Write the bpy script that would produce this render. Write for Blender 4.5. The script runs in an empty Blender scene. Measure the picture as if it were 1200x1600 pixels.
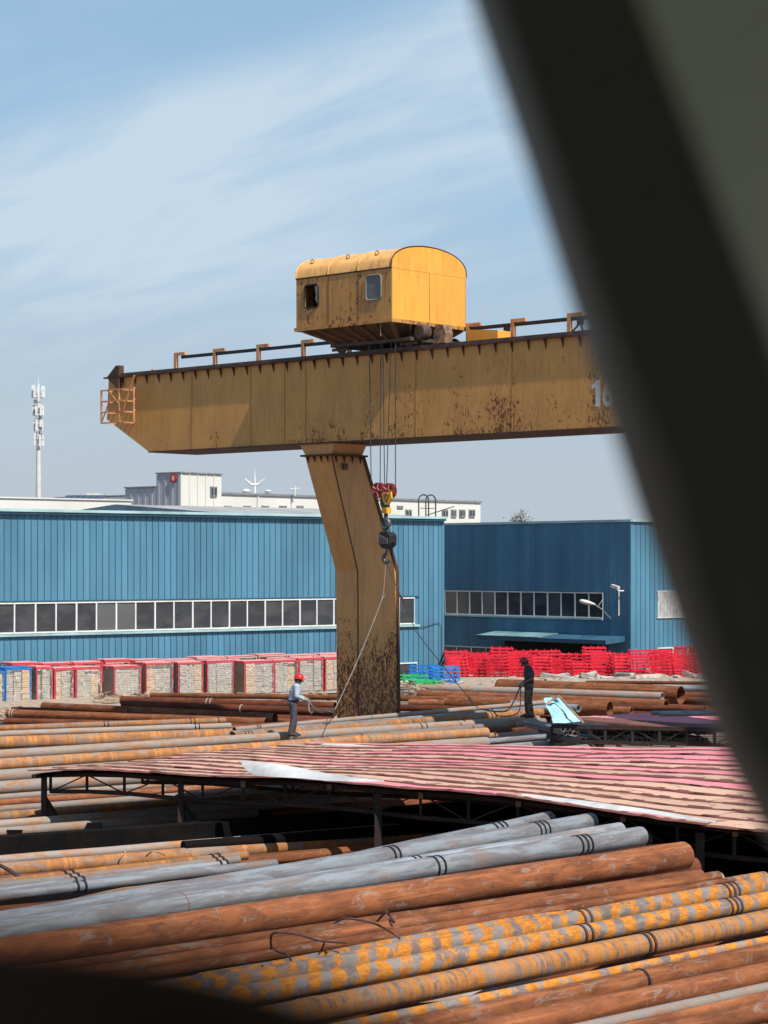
import bpy, bmesh, math, random
from mathutils import Vector, Matrix, noise
random.seed(7)
R = math.radians
scene = bpy.context.scene
col = scene.collection
# ------------------------------------------------------------ camera, world, sun, exposure
F = 3340.0; HC = 6.5; CX = 600.0; HZ = 880.0
cd = bpy.data.cameras.new('camera'); cam = bpy.data.objects.new('camera', cd); col.objects.link(cam)
cam.location = (0, 0, HC); cam.rotation_euler = (R(90), 0, 0)
cd.sensor_fit = 'VERTICAL'; cd.sensor_height = 36.0; cd.sensor_width = 27.0
cd.lens = F / 1600 * 36; cd.shift_y = 80 / 1600
cd.clip_start = 0.02; cd.clip_end = 5000
cd.dof.use_dof = True; cd.dof.focus_distance = 46; cd.dof.aperture_fstop = 7.5
scene.camera = cam
scene.render.engine = 'CYCLES'
scene.render.resolution_x = 768; scene.render.resolution_y = 1024
scene.view_settings.view_transform = 'Standard'; scene.view_settings.look = 'None'
scene.view_settings.exposure = 0.30; scene.view_settings.gamma = 1.0
scene.view_settings.use_curve_mapping = False
SUN_AZ = (0.638, -0.770); SUN_EL = R(53)
sdir = Vector((SUN_AZ[0] * math.cos(SUN_EL), SUN_AZ[1] * math.cos(SUN_EL), math.sin(SUN_EL))).normalized()
sl = bpy.data.lights.new('sun', 'SUN'); sl.energy = 5.0; sl.angle = R(0.5); sl.color = (1.0, 0.94, 0.85)
so = bpy.data.objects.new('sun', sl); col.objects.link(so)
so.rotation_euler = sdir.to_track_quat('Z', 'Y').to_euler(); so.location = (20, -30, 60)
w = bpy.data.worlds.new('World'); scene.world = w; w.use_nodes = True
nt = w.node_tree; nt.nodes.clear()
def N(nt, t, **k):
    n = nt.nodes.new(t)
    for a, b in k.items(): setattr(n, a, b)
    return n
def mth(nt, op, a, b=None, c=None, clamp=False):
    n = nt.nodes.new('ShaderNodeMath'); n.operation = op; n.use_clamp = clamp
    for i, v in enumerate((a, b, c)):
        if v is None: continue
        if isinstance(v, (int, float)): n.inputs[i].default_value = v
        else: nt.links.new(v, n.inputs[i])
    return n.outputs[0]
def mixc(nt, f, a, b, mode='MIX'):
    n = nt.nodes.new('ShaderNodeMix'); n.data_type = 'RGBA'; n.blend_type = mode
    for s, v in ((n.inputs[0], f), (n.inputs[6], a), (n.inputs[7], b)):
        if isinstance(v, (int, float)): s.default_value = v
        elif isinstance(v, tuple): s.default_value = (*v[:3], 1)
        else: nt.links.new(v, s)
    return n.outputs[2]
def sstep(nt, v, a, b):
    n = nt.nodes.new('ShaderNodeMapRange'); n.interpolation_type = 'SMOOTHSTEP'
    nt.links.new(v, n.inputs[0]); n.inputs[1].default_value = a; n.inputs[2].default_value = b
    return n.outputs[0]
sky = N(nt, 'ShaderNodeTexSky', sky_type='NISHITA'); sky.sun_disc = False
sky.sun_elevation = SUN_EL; sky.sun_rotation = math.atan2(SUN_AZ[0], SUN_AZ[1])
sky.air_density = 1.0; sky.dust_density = 1.2; sky.ozone_density = 1.5; sky.altitude = 20
tc = N(nt, 'ShaderNodeTexCoord'); sx = N(nt, 'ShaderNodeSeparateXYZ'); nt.links.new(tc.outputs['Generated'], sx.inputs[0])
X_, Y_, Z_ = sx.outputs
# streaky cirrus: coordinates sheared so that streaks climb to the right
q = mth(nt, 'SUBTRACT', Z_, mth(nt, 'MULTIPLY', X_, 0.30))
cv = N(nt, 'ShaderNodeCombineXYZ')
nt.links.new(mth(nt, 'MULTIPLY', X_, 6.0), cv.inputs[0]); nt.links.new(mth(nt, 'MULTIPLY', Y_, 6.0), cv.inputs[1]); nt.links.new(mth(nt, 'MULTIPLY', q, 26.0), cv.inputs[2])
n1 = N(nt, 'ShaderNodeTexNoise'); nt.links.new(cv.outputs[0], n1.inputs['Vector'])
n1.inputs['Scale'].default_value = 1.0; n1.inputs['Detail'].default_value = 9; n1.inputs['Roughness'].default_value = 0.58; n1.inputs['Distortion'].default_value = 0.35
n2 = N(nt, 'ShaderNodeTexNoise'); nt.links.new(cv.outputs[0], n2.inputs['Vector'])
n2.inputs['Scale'].default_value = 0.35; n2.inputs['Detail'].default_value = 4
qd = mth(nt, 'ADD', q, mth(nt, 'MULTIPLY', mth(nt, 'SUBTRACT', n1.outputs[0], 0.5), 0.032))
band = mth(nt, 'MULTIPLY', sstep(nt, qd, 0.258, 0.236), sstep(nt, qd, 0.08, 0.232))
soft = mth(nt, 'MULTIPLY', sstep(nt, n1.outputs[0], 0.36, 0.70), 0.42)
cl = mth(nt, 'ADD', mth(nt, 'MULTIPLY', band, mth(nt, 'ADD', 0.30, mth(nt, 'MULTIPLY', sstep(nt, n1.outputs[0], 0.33, 0.66), 0.62))),
         mth(nt, 'MULTIPLY', mth(nt, 'MULTIPLY', soft, sstep(nt, n2.outputs[0], 0.4, 0.6)), mth(nt, 'MULTIPLY', sstep(nt, Z_, 0.03, 0.12), sstep(nt, Z_, 0.8, 0.3))), clamp=True)
haze = sstep(nt, Z_, 0.20, 0.0)
SKYBLUE = (2.95, 4.7, 6.5); CLOUD = (5.5, 6.5, 7.3); HAZEC = (4.3, 4.9, 5.45)
base = mixc(nt, 0.75, sky.outputs[0], mixc(nt, sstep(nt, Z_, 0.22, 0.75), SKYBLUE, (1.3, 2.45, 4.6)))
c1 = mixc(nt, mth(nt, 'MULTIPLY', haze, 0.95), base, HAZEC)
c2 = mixc(nt, mth(nt, 'MULTIPLY', cl, 0.72), c1, CLOUD)
bg = N(nt, 'ShaderNodeBackground'); bg.inputs[1].default_value = 0.095
nt.links.new(c2, bg.inputs[0]); wo = N(nt, 'ShaderNodeOutputWorld'); nt.links.new(bg.outputs[0], wo.inputs[0])

# ------------------------------------------------------------ helpers
def P(px, py, Y): return Vector(((px - CX) / F * Y, Y, HC + (HZ - py) / F * Y))
def G(px, py, z):                       # point of the level z seen at that place
    Y = (HC - z) * F / (py - HZ); return Vector(((px - CX) / F * Y, Y, z))
class Frame:                            # vertical-wall frame: origin O, x along d, y = away
    def __init__(s, O, d, z=0.0):
        d = Vector((d[0], d[1])).normalized(); s.O = Vector((O[0], O[1], z)); s.d = Vector((d.x, d.y, 0)); s.n = Vector((-d.y, d.x, 0))
        s.M = Matrix.Translation(s.O) @ Matrix.Rotation(math.atan2(d.y, d.x), 4, 'Z')
    def w(s, x, y, z): return s.M @ Vector((x, y, z))
    def tz(s, px, py, y=0.0):           # local x and z of what is seen at px,py on the wall y
        k = (px - CX) / F; A = s.O + s.n * y
        t = (k * A.y - A.x) / (s.d.x - k * s.d.y); Y = A.y + t * s.d.y
        return t, HC + (HZ - py) / F * Y - s.O.z
    def yz(s, px, py, x):               # local y and z of what is seen on the cross wall at x
        k = (px - CX) / F; A = s.O + s.d * x
        t = (k * A.y - A.x) / (s.n.x - k * s.n.y); Y = A.y + t * s.n.y
        return t, HC + (HZ - py) / F * Y - s.O.z
MATS = {}
def tag(o, label=None, cat=None, group=None, kind=None):
    if label: o['label'] = label
    if cat: o['category'] = cat
    if group: o['group'] = group
    if kind: o['kind'] = kind
    return o
WM = {}
def thing(name, label, cat, M, group=None):
    o = bpy.data.objects.new(name, None); o.empty_display_size = 0.3; col.objects.link(o)
    o.matrix_world = M; WM[o.name] = M.copy(); return tag(o, label, cat, group)
class MB:
    def __init__(s, M=None): s.v = []; s.f = []; s.M = M or Matrix.Identity(4)
    def add(s, vs, fs):
        b = len(s.v); s.v += [Vector(v) for v in vs]; s.f += [tuple(b + i for i in f) for f in fs]; return s
    def box(s, x0, x1, y0, y1, z0, z1):
        return s.add([(x0,y0,z0),(x1,y0,z0),(x1,y1,z0),(x0,y1,z0),(x0,y0,z1),(x1,y0,z1),(x1,y1,z1),(x0,y1,z1)],
                     [(3,2,1,0),(4,5,6,7),(0,1,5,4),(1,2,6,5),(2,3,7,6),(3,0,4,7)])
    def bar(s, a, b, w_, h_=None, up=(0,0,1)):
        a = Vector(a); b = Vector(b); d = (b - a).normalized(); up = Vector(up)
        if abs(d.dot(up)) > .98: up = Vector((1,0,0))
        sx_ = d.cross(up).normalized(); uz = sx_.cross(d); h_ = h_ or w_
        vs = [p + sx_ * (i * w_ / 2) + uz * (j * h_ / 2) for p in (a, b) for (i, j) in ((-1,-1),(1,-1),(1,1),(-1,1))]
        return s.add(vs, [(0,1,2,3),(7,6,5,4),(0,4,5,1),(1,5,6,2),(2,6,7,3),(3,7,4,0)])
    def tube(s, pts, r, n=8, caps=True, closed=False):
        pts = [Vector(p) for p in pts]; rs = r if isinstance(r, (list, tuple)) else [r] * len(pts)
        m = len(pts); ring = []; prev = None
        for i, p in enumerate(pts):
            if closed: d = (pts[(i+1) % m] - pts[i-1]).normalized()
            else: d = (pts[min(i+1, m-1)] - pts[max(i-1, 0)]).normalized()
            if prev is None:
                u = d.orthogonal().normalized()
            else:
                u = (prev - d * prev.dot(d)).normalized()
            prev = u; v = d.cross(u)
            ring.append([p + (u * math.cos(2*math.pi*k/n) + v * math.sin(2*math.pi*k/n)) * rs[i] for k in range(n)])
        vs = [v for rg in ring for v in rg]; fs = []
        for i in range(m if closed else m - 1):
            j = (i + 1) % m
            for k in range(n): fs.append((i*n+k, i*n+(k+1)%n, j*n+(k+1)%n, j*n+k))
        if caps and not closed: fs += [tuple(reversed(range(n))), tuple((m-1)*n+k for k in range(n))]
        return s.add(vs, fs)
    def prism(s, poly, axis, a, b):     # polygon (2D) extruded along axis from a to b
        def mk(p, t):
            return {'x': (t, p[0], p[1]), 'y': (p[0], t, p[1]), 'z': (p[0], p[1], t)}[axis]
        n = len(poly); vs = [mk(p, a) for p in poly] + [mk(p, b) for p in poly]
        fs = [tuple(range(n)), tuple(reversed(range(n, 2*n)))] + [(i, (i+1) % n + 0, (i+1) % n + n, i + n) for i in range(n)]
        return s.add(vs, fs)
    def lathe(s, prof, n=20, c=(0,0,0), M=None):
        vs = []; fs = []; M = M or Matrix.Identity(4)
        for (r, z) in prof:
            for k in range(n): vs.append(M @ Vector((c[0] + r*math.cos(2*math.pi*k/n), c[1] + r*math.sin(2*math.pi*k/n), c[2] + z)))
        for i in range(len(prof)-1):
            for k in range(n): fs.append((i*n+k, i*n+(k+1)%n, (i+1)*n+(k+1)%n, (i+1)*n+k))
        return s.add(vs, fs)
    def mesh(s, name, mat, inv=None, smooth=True, ang=38):
        T = (inv if inv is not None else Matrix.Identity(4)) @ s.M
        me = bpy.data.meshes.new(name); me.from_pydata([T @ v for v in s.v], [], s.f)
        bm = bmesh.new(); bm.from_mesh(me); bmesh.ops.recalc_face_normals(bm, faces=bm.faces); bm.to_mesh(me); bm.free()
        for m_ in (mat if isinstance(mat, (list, tuple)) else [mat]): me.materials.append(m_)
        if smooth:
            me.polygons.foreach_set('use_smooth', [True] * len(me.polygons)); me.set_sharp_from_angle(angle=R(ang))
        me.update(); return me
    def build(s, name, mat, parent=None, origin=None, rot=0.0, smooth=True, ang=38, root=None, **tg):
        if parent is not None:
            PM = WM[parent.name]; me = s.mesh(name, mat, PM.inverted(), smooth, ang)
            o = bpy.data.objects.new(name, me); col.objects.link(o); o.parent = parent; WM[o.name] = PM
        else:
            if origin is None:
                vs = [s.M @ v for v in s.v]; n = len(vs)
                origin = (sum(v.x for v in vs)/n, sum(v.y for v in vs)/n, min(v.z for v in vs))
            OM = Matrix.Translation(Vector(origin)) @ Matrix.Rotation(rot, 4, 'Z')
            me = s.mesh(name, mat, OM.inverted(), smooth, ang)
            o = bpy.data.objects.new(name, me); col.objects.link(o); o.matrix_world = OM; WM[o.name] = OM
        if tg: tag(o, tg.get('label'), tg.get('cat'), tg.get('group'), tg.get('kind'))
        return o
def inst(name, me, parent=None, M=None, **tg):     # object sharing mesh data; M in parent's space (or world)
    o = bpy.data.objects.new(name, me); col.objects.link(o)
    if parent is not None:
        o.parent = parent; o.matrix_local = M if M is not None else Matrix.Identity(4); WM[o.name] = WM[parent.name] @ (M or Matrix.Identity(4))
    else: o.matrix_world = M if M is not None else Matrix.Identity(4); WM[o.name] = (M or Matrix.Identity(4)).copy()
    if tg: tag(o, tg.get('label'), tg.get('cat'), tg.get('group'), tg.get('kind'))
    return o
# ------------------------------------------------------------ materials
def newmat(name):
    m = bpy.data.materials.new(name); m.use_nodes = True; t = m.node_tree
    return m, t, t.nodes['Principled BSDF']
def setc(t, sock, v):
    if isinstance(v, tuple): sock.default_value = (*v[:3], 1)
    elif isinstance(v, (int, float)): sock.default_value = v
    else: t.links.new(v, sock)
def coords(t, scale=(1,1,1), kind='Object'):
    tc = t.nodes.new('ShaderNodeTexCoord'); mp = t.nodes.new('ShaderNodeMapping'); mp.inputs['Scale'].default_value = scale
    t.links.new(tc.outputs[kind], mp.inputs[0])
    oi = t.nodes.new('ShaderNodeObjectInfo'); ad = t.nodes.new('ShaderNodeVectorMath'); ad.operation = 'ADD'
    cb = t.nodes.new('ShaderNodeCombineXYZ'); v = mth(t, 'MULTIPLY', oi.outputs['Random'], 37.0)
    for i in range(3): t.links.new(v, cb.inputs[i])
    t.links.new(mp.outputs[0], ad.inputs[0]); t.links.new(cb.outputs[0], ad.inputs[1])
    return ad.outputs[0], oi.outputs['Random']
def nz(t, vec, sc, det=5, rough=.55, dist=0):
    n = t.nodes.new('ShaderNodeTexNoise'); t.links.new(vec, n.inputs['Vector'])
    n.inputs['Scale'].default_value = sc; n.inputs['Detail'].default_value = det; n.inputs['Roughness'].default_value = rough; n.inputs['Distortion'].default_value = dist
    return n.outputs[0]
def bump(t, b, h, st=.3, d=.02):
    n = t.nodes.new('ShaderNodeBump'); n.inputs['Strength'].default_value = st; n.inputs['Distance'].default_value = d
    t.links.new(h, n.inputs['Height']); t.links.new(n.outputs[0], b.inputs['Normal'])
def simple(name, c, rough=.6, metal=0, var=.25, sc=3.0, c2=None, bmp=.15, spec=.4):
    if name in MATS: return MATS[name]
    m, t, b = newmat(name); vec, rnd = coords(t)
    n = nz(t, vec, sc, 6, .6); c2 = c2 or tuple(x * (1 - var * 1.6) for x in c)
    k = mixc(t, sstep(t, n, .35, .7), c, c2)
    setc(t, b.inputs['Base Color'], k); b.inputs['Roughness'].default_value = rough; b.inputs['Metallic'].default_value = metal
    b.inputs['Specular IOR Level'].default_value = spec
    if bmp: bump(t, b, nz(t, vec, sc * 6, 4), bmp, .01)
    MATS[name] = m; return m
RUST = (.17, .06, .028); RUST_D = (.055, .022, .014); ORANGE = (.62, .21, .03)
def pipe_mat(name, kind):
    if name in MATS: return MATS[name]
    m, t, b = newmat(name); vec, rnd = coords(t); vs, _ = coords(t, (.35, 1, 1)); vl, _ = coords(t, (.10, 1.6, 1.6))
    fine = nz(t, vs, 22, 8, .72); patch = nz(t, vs, 5.5, 9, .70, .6); streak = nz(t, vl, 9, 5, .6)
    ringv = coords(t, (1, .03, .03))[0]; rings = nz(t, ringv, 7, 6, .75, .15)
    if kind == 'grey':
        v3, _ = coords(t, (.14, 1, 1)); pg = nz(t, v3, 6.5, 9, .68, .4)
        c = mixc(t, sstep(t, pg, .44, .58), (.25, .28, .305), (.165, .155, .16))
        c = mixc(t, mth(t, 'MULTIPLY', sstep(t, streak, .5, .62), .55), c, (.17, .15, .15))
        c = mixc(t, mth(t, 'MULTIPLY', sstep(t, fine, .58, .66), .3), c, (.38, .40, .42))
        c = mixc(t, mth(t, 'MULTIPLY', sstep(t, nz(t, vec, 1.1, 6, .6), .56, .68), .5), c, (.26, .14, .085))
        rg = .5
    elif kind == 'rust':
        c = mixc(t, sstep(t, patch, .35, .65), (.255, .088, .036), (.13, .048, .024))
        c = mixc(t, mth(t, 'MULTIPLY', sstep(t, streak, .52, .64), .5), c, (.38, .145, .05))
        c = mixc(t, mth(t, 'MULTIPLY', sstep(t, nz(t, vs, 6, 9, .75, 1.2), .55, .62), .7), c, (.24, .18, .15))
        c = mixc(t, mth(t, 'MULTIPLY', sstep(t, rings, .66, .70), .5), c, (.50, .28, .16))
        c = mixc(t, mth(t, 'MULTIPLY', sstep(t, fine, .55, .7), .5), c, (.12, .045, .028))
        rg = .78
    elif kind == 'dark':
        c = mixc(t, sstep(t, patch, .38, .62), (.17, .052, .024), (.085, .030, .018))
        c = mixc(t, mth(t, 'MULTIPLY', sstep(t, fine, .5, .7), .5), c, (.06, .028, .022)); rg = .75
    elif kind == 'mix':
        c = mixc(t, sstep(t, patch, .46, .62), (.255, .225, .20), (.31, .15, .075))
        c = mixc(t, mth(t, 'MULTIPLY', sstep(t, rings, .55, .63), .45), c, (.42, .19, .07))
        c = mixc(t, mth(t, 'MULTIPLY', sstep(t, streak, .5, .6), .5), c, (.24, .22, .21))
        c = mixc(t, mth(t, 'MULTIPLY', sstep(t, fine, .56, .68), .45), c, (.15, .085, .055)); rg = .62
    elif kind == 'orange':
        c = mixc(t, sstep(t, patch, .40, .60), (.40, .17, .055), (.25, .13, .07))
        c = mixc(t, mth(t, 'MULTIPLY', sstep(t, rings, .50, .60), .6), c, (.66, .27, .07))
        c = mixc(t, mth(t, 'MULTIPLY', sstep(t, nz(t, vs, 5, 8, .7, .8), .49, .58), .8), c, (.26, .215, .185))
        c = mixc(t, mth(t, 'MULTIPLY', sstep(t, fine, .56, .68), .4), c, (.2, .08, .035)); rg = .7
    elif kind in ('spot', 'ring'):
        ww = N(t, 'ShaderNodeTexWave', wave_type='BANDS', bands_direction='X'); mp = N(t, 'ShaderNodeMapping')
        mp.inputs['Rotation'].default_value = (0, 0, .55); t.links.new(vec, mp.inputs[0]); t.links.new(mp.outputs[0], ww.inputs[0])
        ww.inputs['Scale'].default_value = 1.2 if kind == 'spot' else 3.0; ww.inputs['Distortion'].default_value = 2.2 if kind == 'spot' else 5.0
        ww.inputs['Detail'].default_value = 5; ww.inputs['Detail Scale'].default_value = 2.2; ww.inputs['Detail Roughness'].default_value = .7
        mk = mth(t, 'ADD', mth(t, 'MULTIPLY', ww.outputs[1], .17), mth(t, 'ADD', mth(t, 'MULTIPLY', nz(t, coords(t, (1.5, .55, .55))[0], 3.2, 6, .66, .5), .72), mth(t, 'MULTIPLY', nz(t, vec, 14, 8, .78), .80)))
        og = mixc(t, sstep(t, fine, .4, .62), (.58, .225, .03), (.36, .135, .03))
        gy = mixc(t, sstep(t, patch, .42, .6), (.245, .215, .20), (.16, .12, .105))
        if kind == 'spot': c = mixc(t, sstep(t, mk, .80, .86), gy, og)
        else:
            c = mixc(t, sstep(t, rings, .46, .56), gy, (.50, .21, .06)); c = mixc(t, mth(t, 'MULTIPLY', sstep(t, mk, .80, .92), .7), c, og)
        c = mixc(t, mth(t, 'MULTIPLY', sstep(t, rings, .62, .68), .45), c, (.60, .36, .16)); rg = .6
    hs = N(t, 'ShaderNodeHueSaturation'); hs.inputs['Hue'].default_value = .5; setc(t, hs.inputs['Color'], c)
    setc(t, hs.inputs['Value'], mth(t, 'ADD', .70, mth(t, 'MULTIPLY', rnd, .48)))
    setc(t, b.inputs['Base Color'], hs.outputs[0])
    setc(t, b.inputs['Roughness'], mth(t, 'ADD', rg - .12, mth(t, 'MULTIPLY', patch, .3)))
    b.inputs['Metallic'].default_value = .0; b.inputs['Specular IOR Level'].default_value = .4 if kind == 'grey' else .14
    bump(t, b, mth(t, 'ADD', fine, mth(t, 'MULTIPLY', patch, .6)), .6, .008)
    MATS[name] = m; return m
def paint_rust(name, base_, zlo, zhi, amount=.5, low=.0, hi=.0, seamx=False, pat=1.0, streak=.33):
    # painted steel, flaked to rust; more of it towards local height zlo
    if name in MATS: return MATS[name]
    m, t, b = newmat(name); tc = t.nodes.new('ShaderNodeTexCoord'); O = tc.outputs['Object']
    sp = N(t, 'ShaderNodeSeparateXYZ'); t.links.new(O, sp.inputs[0])
    mp = N(t, 'ShaderNodeMapping'); mp.inputs['Scale'].default_value = (1, 1, .55); t.links.new(O, mp.inputs[0]); v = mp.outputs[0]
    mp2 = N(t, 'ShaderNodeMapping'); mp2.inputs['Scale'].default_value = (1, 1, .10); t.links.new(O, mp2.inputs[0]); vs = mp2.outputs[0]
    g = N(t, 'ShaderNodeMapRange'); t.links.new(sp.outputs[2], g.inputs[0]); g.inputs[1].default_value = zlo; g.inputs[2].default_value = zhi
    g.inputs[3].default_value = 1; g.inputs[4].default_value = 0
    grad = mth(t, 'POWER', g.outputs[0], 1.25)
    big = nz(t, v, .8, 4, .5); f = nz(t, v, 7.5 * pat, 9, .72); f2 = nz(t, v, 3.2 * pat, 7, .6, .6); st = nz(t, vs, 4.0 * pat, 5, .6)
    if seamx: grad = mth(t, 'MULTIPLY', grad, mth(t, 'ADD', .35, mth(t, 'MULTIPLY', sstep(t, sp.outputs[0], -4.5, 2.5), .75)))
    lev = mth(t, 'ADD', mth(t, 'MULTIPLY', grad, low), mth(t, 'ADD', mth(t, 'MULTIPLY', mth(t, 'SUBTRACT', big, .5), 1.6), amount))
    lev = mth(t, 'MINIMUM', lev, .92)
    thr = mth(t, 'SUBTRACT', .70, mth(t, 'MULTIPLY', lev, .24))
    msk = sstep(t, mth(t, 'SUBTRACT', mth(t, 'ADD', mth(t, 'MULTIPLY', f, .65), mth(t, 'MULTIPLY', f2, .35)), thr), -.005, .035)
    fade = mixc(t, sstep(t, nz(t, v, 1.3, 5, .6), .3, .7), base_, tuple(x * .82 for x in base_))
    fade = mixc(t, mth(t, 'MULTIPLY', sstep(t, st, .50, .66), streak), fade, (base_[0] * .55, base_[1] * .45, base_[2] * .6))
    halo = sstep(t, mth(t, 'SUBTRACT', mth(t, 'ADD', mth(t, 'MULTIPLY', f, .65), mth(t, 'MULTIPLY', f2, .35)), thr), -.06, .02)
    fade = mixc(t, mth(t, 'MULTIPLY', halo, .35), fade, (.26, .10, .03))
    rr = mixc(t, f2, (.21, .075, .026), (.085, .032, .018))
    setc(t, b.inputs['Base Color'], mixc(t, msk, fade, rr))
    setc(t, b.inputs['Roughness'], mth(t, 'ADD', .5, mth(t, 'MULTIPLY', msk, .35)))
    bump(t, b, mth(t, 'SUBTRACT', 1.0, msk), .35, .004)
    MATS[name] = m; return m
def cyl_mesh_pipe(L, r, wall, n=28, segs=10, wob=.004):
    v = []; f = []
    offs = [(random.uniform(-wob, wob), random.uniform(-wob, wob)) for _ in range(segs+1)]
    for ri, rad in enumerate((r, r - wall)):
        for i in range(segs+1):
            for k in range(n):
                a = 2*math.pi*k/n; v.append((L*i/segs, rad*math.cos(a)+offs[i][0], rad*math.sin(a)+offs[i][1]))
    B = (segs+1)*n
    for i in range(segs):
        for k in range(n):
            k2 = (k+1) % n
            f.append((i*n+k, (i+1)*n+k, (i+1)*n+k2, i*n+k2)); f.append((B+i*n+k, B+i*n+k2, B+(i+1)*n+k2, B+(i+1)*n+k))
    for k in range(n):
        k2 = (k+1) % n; e = segs*n
        f.append((k, k2, B+k2, B+k)); f.append((e+k, B+e+k, B+e+k2, e+k2))
    mb = MB(); mb.add(v, f); return mb
BAND = simple('band_steel', (.03, .034, .042), .4, .6)
WIRE = simple('wire_rod', (.085, .04, .028), .65)
WELD = simple('weld_bead', (.30,.16,.09), .6, c2=(.14,.08,.055), sc=6)
def dia_weld(r, L):
    return [random.uniform(.25,.4), random.uniform(.6,.8)] if r > .14 and L > 8 and random.random() < .5 else []
def pipe(a, b, r, mat, label, group, bands=(), wall=None, cat='steel pipe', bmat=None, band_r=.012):
    a = Vector(a); b = Vector(b); d = b - a; L = d.length
    q_ = Vector((1,0,0)).rotation_difference(d.normalized())
    M = Matrix.Translation(a) @ q_.to_matrix().to_4x4() @ Matrix.Rotation(random.uniform(0, 6.28), 4, 'X')
    me = cyl_mesh_pipe(L, r, wall or max(.008, r*.09)).mesh('steel_pipe', mat)
    o = inst('steel_pipe', me, None, M, label=label, cat=cat, group=group)
    if dia_weld(r, L):
        for tt in dia_weld(r, L): inst('weld_ring', MB().tube([(L*tt, (r+.001)*math.cos(x*math.pi/12), (r+.001)*math.sin(x*math.pi/12)) for x in range(24)], .006, 5, closed=True).mesh('weld_ring', WELD), o)
    for t in bands:
        mb = MB(); pts = [(L*t, (r+band_r*.5)*math.cos(x*math.pi/12), (r+band_r*.5)*math.sin(x*math.pi/12)) for x in range(24)]
        # flat strap
        vs = []; fs = []
        for i, p in enumerate(pts):
            c, s_ = math.cos(i*math.pi/12), math.sin(i*math.pi/12)
            for (dx, rr_) in ((-.016, r+.004), (.016, r+.004), (.016, r+band_r), (-.016, r+band_r)): vs.append((L*t+dx, rr_*c, rr_*s_))
        for i in range(24):
            j = (i+1) % 24
            for k in range(4): fs.append((i*4+k, i*4+(k+1)%4, j*4+(k+1)%4, j*4+k))
        mb.add(vs, fs); inst('band', mb.mesh('band', bmat or BAND), o)
    return o
def ppx(p1, p2, ztop, dia, mat, label, group, bands=(), **k):
    # pipe whose axis is seen from p1 to p2; bands are given as image x; dia in m
    zc = ztop - dia/2; a = G(p1[0], p1[1], zc); b = G(p2[0], p2[1], zc)
    bl = []
    for bx in bands:
        kx = (bx - CX)/F; t = (kx*a.y - a.x) / ((b.x-a.x) - kx*(b.y-a.y)); bl.append(t)
    return pipe(a, b, dia/2, mat, label, group, bl, **k)
ORD = ['first','second','third','fourth','fifth','sixth','seventh','eighth','ninth','tenth','eleventh','twelfth','thirteenth','fourteenth','fifteenth','sixteenth','seventeenth','eighteenth','nineteenth','twentieth']

# ------------------------------------------------------------ ground
def ground_mat():
    m, t, b = newmat('dirt'); vec, _ = coords(t)
    c = mixc(t, nz(t, vec, .4, 8, .6), (.20, .15, .11), (.10, .075, .06)); c = mixc(t, sstep(t, nz(t, vec, 6, 8, .7), .5, .7), c, (.26, .2, .16))
    setc(t, b.inputs['Base Color'], c); b.inputs['Roughness'].default_value = .95; bump(t, b, nz(t, vec, 8, 8, .7), .6, .05); return m
gv = []; gf = []; gx = [-1500,-400,-120]+[x*4 for x in range(-20,21)]+[120,400,1500]; gy = [-400,-100]+[y*4 for y in range(0,45)]+[260,500,1500,4000]
for y in gy:
    for x in gx: gv.append((x, y, noise.noise(Vector((x*.11, y*.11, 0)))*.12 - .04 if abs(x) < 90 and y < 180 else -.04))
for j in range(len(gy)-1):
    for i in range(len(gx)-1): a = j*len(gx)+i; gf.append((a, a+1, a+1+len(gx), a+len(gx)))
MB().add(gv, gf).build('ground', ground_mat(), origin=(0,0,0), kind='structure')

# ------------------------------------------------------------ blue workshops
def blue_mat(name, c):
    if name in MATS: return MATS[name]
    m, t, b = newmat(name); tc = t.nodes.new('ShaderNodeTexCoord'); oi = N(t, 'ShaderNodeObjectInfo')
    geo = N(t, 'ShaderNodeNewGeometry'); mp = N(t, 'ShaderNodeMapping'); mp.inputs['Scale'].default_value = (1, 1, .35); t.links.new(geo.outputs['Position'], mp.inputs[0])
    k = mixc(t, sstep(t, nz(t, mp.outputs[0], .5, 6, .6), .35, .7), c, tuple(x*.80 for x in c))
    mp2 = N(t, 'ShaderNodeMapping'); mp2.inputs['Scale'].default_value = (3, 3, .12); t.links.new(geo.outputs['Position'], mp2.inputs[0])
    k = mixc(t, mth(t, 'MULTIPLY', sstep(t, nz(t, mp2.outputs[0], 1.2, 5, .6), .5, .7), .28), k, tuple(x*.55+.05 for x in c))
    hs = N(t, 'ShaderNodeHueSaturation'); setc(t, hs.inputs['Color'], k); setc(t, hs.inputs['Value'], mth(t, 'ADD', .88, mth(t, 'MULTIPLY', oi.outputs['Random'], .20)))
    setc(t, b.inputs['Base Color'], hs.outputs[0]); b.inputs['Roughness'].default_value = .55; b.inputs['Specular IOR Level'].default_value = .35
    MATS[name] = m; return m
BLUE = blue_mat('blue_cladding', (.085, .235, .345)); BLUE2 = blue_mat('blue_backing', (.035, .115, .185))
TEAL = simple('pale_teal_trim', (.36, .56, .58), .5, var=.2, sc=.6)
WHITE = simple('white_frame', (.72, .72, .69), .5, var=.12, sc=1.5)
ROOFG = simple('grey_roof_sheet', (.36, .36, .35), .7, sc=.5)
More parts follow.
